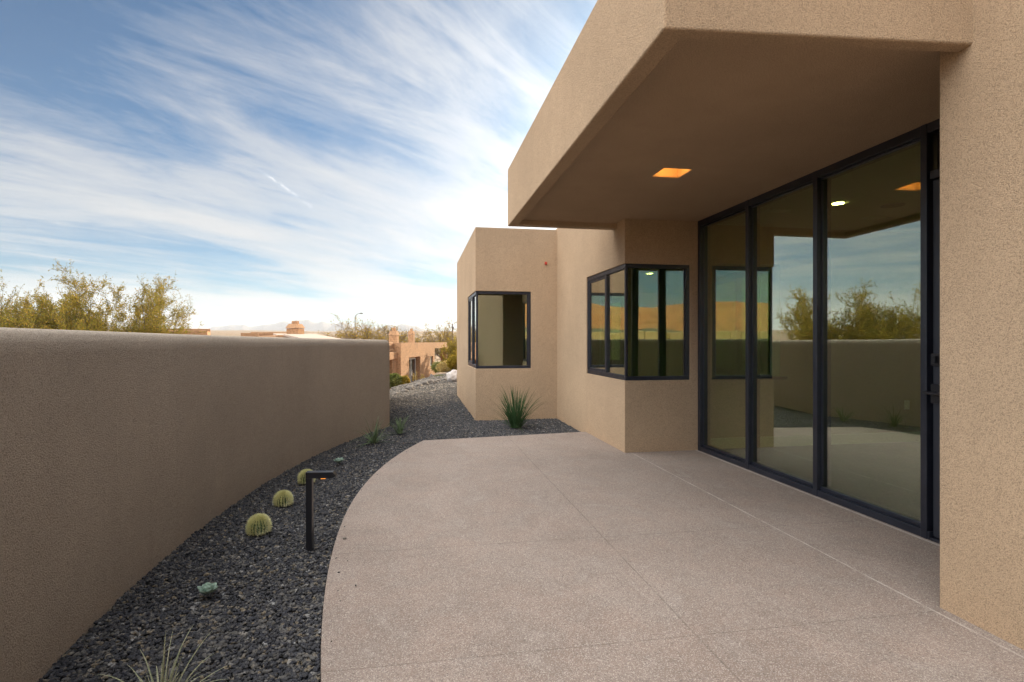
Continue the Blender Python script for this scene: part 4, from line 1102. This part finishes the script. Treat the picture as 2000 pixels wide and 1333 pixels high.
cov = cloud_layer(R(50), (2.0, 1.0, 1), 4.6, 0.8, 3, .5, .3)
cl = math_(nt, 'ADD', math_(nt, 'MULTIPLY', s1, .52), math_(nt, 'ADD', math_(nt, 'MULTIPLY', s2, .33), math_(nt, 'MULTIPLY', s3, .15)))
cl = math_(nt, 'ADD', cl, math_(nt, 'MULTIPLY', math_(nt, 'SUBTRACT', cov, .5), .9))
cd_ = N(nt, 'ShaderNodeVectorMath', _operation='DOT_PRODUCT'); L(nt, tc.outputs['Generated'], cd_.inputs[0]); cd_.inputs[1].default_value = Vector((-.01, .91, .42)).normalized()[:]
cl = math_(nt, 'ADD', cl, math_(nt, 'SUBTRACT', math_(nt, 'MULTIPLY', math_(nt, 'POWER', math_(nt, 'MAXIMUM', cd_.outputs['Value'], 0.0), 8.0), .15), .085))
hzn = math_(nt, 'POWER', math_(nt, 'SUBTRACT', 1.0, dz), 5.0)
cl = math_(nt, 'ADD', cl, math_(nt, 'MULTIPLY', hzn, .27))
sdot = N(nt, 'ShaderNodeVectorMath', _operation='DOT_PRODUCT'); L(nt, tc.outputs['Generated'], sdot.inputs[0]); sdot.inputs[1].default_value = sd[:]
sdm = math_(nt, 'MAXIMUM', sdot.outputs['Value'], 0.0)
cl = math_(nt, 'ADD', cl, math_(nt, 'MULTIPLY', math_(nt, 'POWER', sdm, 3.0), .04))
mask = ramp(nt, cl, [(0.475, 0.0), (0.56, .24), (0.64, .56), (0.80, .86)])
base = mixc(nt, 1.0, sky.outputs[0], (1.0, 1.0, 1.0), 'MULTIPLY')
SK = mixc(nt, 1.0, base, (0.31, 0.74, 0.98), 'MULTIPLY')
bright = math_(nt, 'ADD', 6.8, math_(nt, 'MULTIPLY', math_(nt, 'POWER', sdm, 8.0), 5.0))
cc_ = N(nt, 'ShaderNodeCombineColor'); L(nt, bright, cc_.inputs[0]); L(nt, math_(nt, 'MULTIPLY', bright, .985), cc_.inputs[1]); L(nt, math_(nt, 'MULTIPLY', bright, .97), cc_.inputs[2])
# one short broken contrail
def sdir(az, el): return Vector((math.sin(R(az)) * math.cos(R(el)), math.cos(R(az)) * math.cos(R(el)), math.sin(R(el))))
cA, cB = sdir(-15.3, 16.1), sdir(-9.8, 12.6)
def sdotn(v):
    q = N(nt, 'ShaderNodeVectorMath', _operation='DOT_PRODUCT'); L(nt, tc.outputs['Generated'], q.inputs[0]); q.inputs[1].default_value = v[:]; return q.outputs['Value']
cn = cA.cross(cB).normalized(); ctd = (cB - cA).normalized(); clen = (cB - cA).length
nz = N(nt, 'ShaderNodeTexNoise'); nz.inputs['Scale'].default_value = 90; nz.inputs['Detail'].default_value = 5; L(nt, tc.outputs['Generated'], nz.inputs['Vector'])
off_ = math_(nt, 'ABSOLUTE', math_(nt, 'ADD', sdotn(cn), math_(nt, 'MULTIPLY', math_(nt, 'SUBTRACT', nz.outputs['Fac'], .5), .008)))
along = math_(nt, 'DIVIDE', math_(nt, 'SUBTRACT', sdotn(ctd), cA.dot(ctd)), clen)
prof_ = ramp(nt, along, [(0.0, 0.0), (.05, .35), (.22, 1.0), (.62, .7), (.72, .08), (.80, .55), (.97, .45), (1.0, 0.0)])
near = math_(nt, 'SUBTRACT', 1.0, math_(nt, 'DIVIDE', off_, .0042), clamp=True)
trail = math_(nt, 'MULTIPLY', math_(nt, 'MULTIPLY', near, prof_), ramp(nt, nz.outputs['Fac'], [(.38, .3), (.55, 1.0)]), clamp=True)
mask = math_(nt, 'MAXIMUM', mask, math_(nt, 'MULTIPLY', trail, 1.0))
bright = math_(nt, 'ADD', bright, math_(nt, 'MULTIPLY', trail, 3.5))
L(nt, bright, cc_.inputs[0]); L(nt, math_(nt, 'MULTIPLY', bright, .985), cc_.inputs[1]); L(nt, math_(nt, 'MULTIPLY', bright, .97), cc_.inputs[2])
col = mixc(nt, mask, SK, cc_.outputs[0])
bd = Vector((-.48, -.22, .88)).normalized()  # added bright sky patch overhead, out of view, to fill the shade
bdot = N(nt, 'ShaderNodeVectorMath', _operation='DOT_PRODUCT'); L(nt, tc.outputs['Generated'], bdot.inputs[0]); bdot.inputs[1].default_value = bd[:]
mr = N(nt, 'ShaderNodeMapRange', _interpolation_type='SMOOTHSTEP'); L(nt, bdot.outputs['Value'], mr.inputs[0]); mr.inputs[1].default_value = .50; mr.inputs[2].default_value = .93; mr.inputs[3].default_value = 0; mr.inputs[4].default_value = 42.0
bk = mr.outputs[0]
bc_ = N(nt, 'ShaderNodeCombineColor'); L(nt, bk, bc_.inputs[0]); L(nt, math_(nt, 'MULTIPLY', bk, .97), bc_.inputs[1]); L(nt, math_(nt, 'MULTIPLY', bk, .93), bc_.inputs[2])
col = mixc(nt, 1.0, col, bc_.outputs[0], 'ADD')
# aureole of forward-scattered light round the sun
au = math_(nt, 'ADD', math_(nt, 'MULTIPLY', math_(nt, 'POWER', sdm, 12.0), 6.0), math_(nt, 'MULTIPLY', math_(nt, 'POWER', sdm, 60.0), 30.0))
ac = N(nt, 'ShaderNodeCombineColor'); L(nt, au, ac.inputs[0]); L(nt, math_(nt, 'MULTIPLY', au, .95), ac.inputs[1]); L(nt, math_(nt, 'MULTIPLY', au, .88), ac.inputs[2])
col = mixc(nt, 1.0, col, ac.outputs[0], 'ADD')
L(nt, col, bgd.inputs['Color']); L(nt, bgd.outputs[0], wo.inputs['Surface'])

sl = bpy.data.lights.new('sun', 'SUN'); sl.energy = 5.0; sl.angle = R(0.5); sl.color = (1.0, 0.80, 0.56)
so = bpy.data.objects.new('sun', sl); COL.objects.link(so); so.rotation_euler = sd.to_track_quat('Z', 'Y').to_euler(); so.location = (20, 30, 20)

cam = bpy.data.cameras.new('camera'); co = bpy.data.objects.new('camera', cam); COL.objects.link(co)
cam.sensor_width = 36.0; cam.lens = 19.2; cam.clip_start = 0.05; cam.clip_end = 30000
co.location = (0, 0, EYE); co.rotation_euler = (R(90), 0, -TH)
scene.camera = co
scene.view_settings.view_transform = 'Standard'; scene.view_settings.look = 'None'; scene.view_settings.gamma = 1.0
scene.view_settings.exposure = 1.12
cy_ = scene.cycles
cy_.use_denoising = True
cy_.max_bounces = 10; cy_.diffuse_bounces = 5; cy_.glossy_bounces = 5; cy_.transparent_max_bounces = 12; cy_.volume_bounces = 0
cy_.sample_clamp_indirect = 6.0
cy_.caustics_reflective = False; cy_.caustics_refractive = False
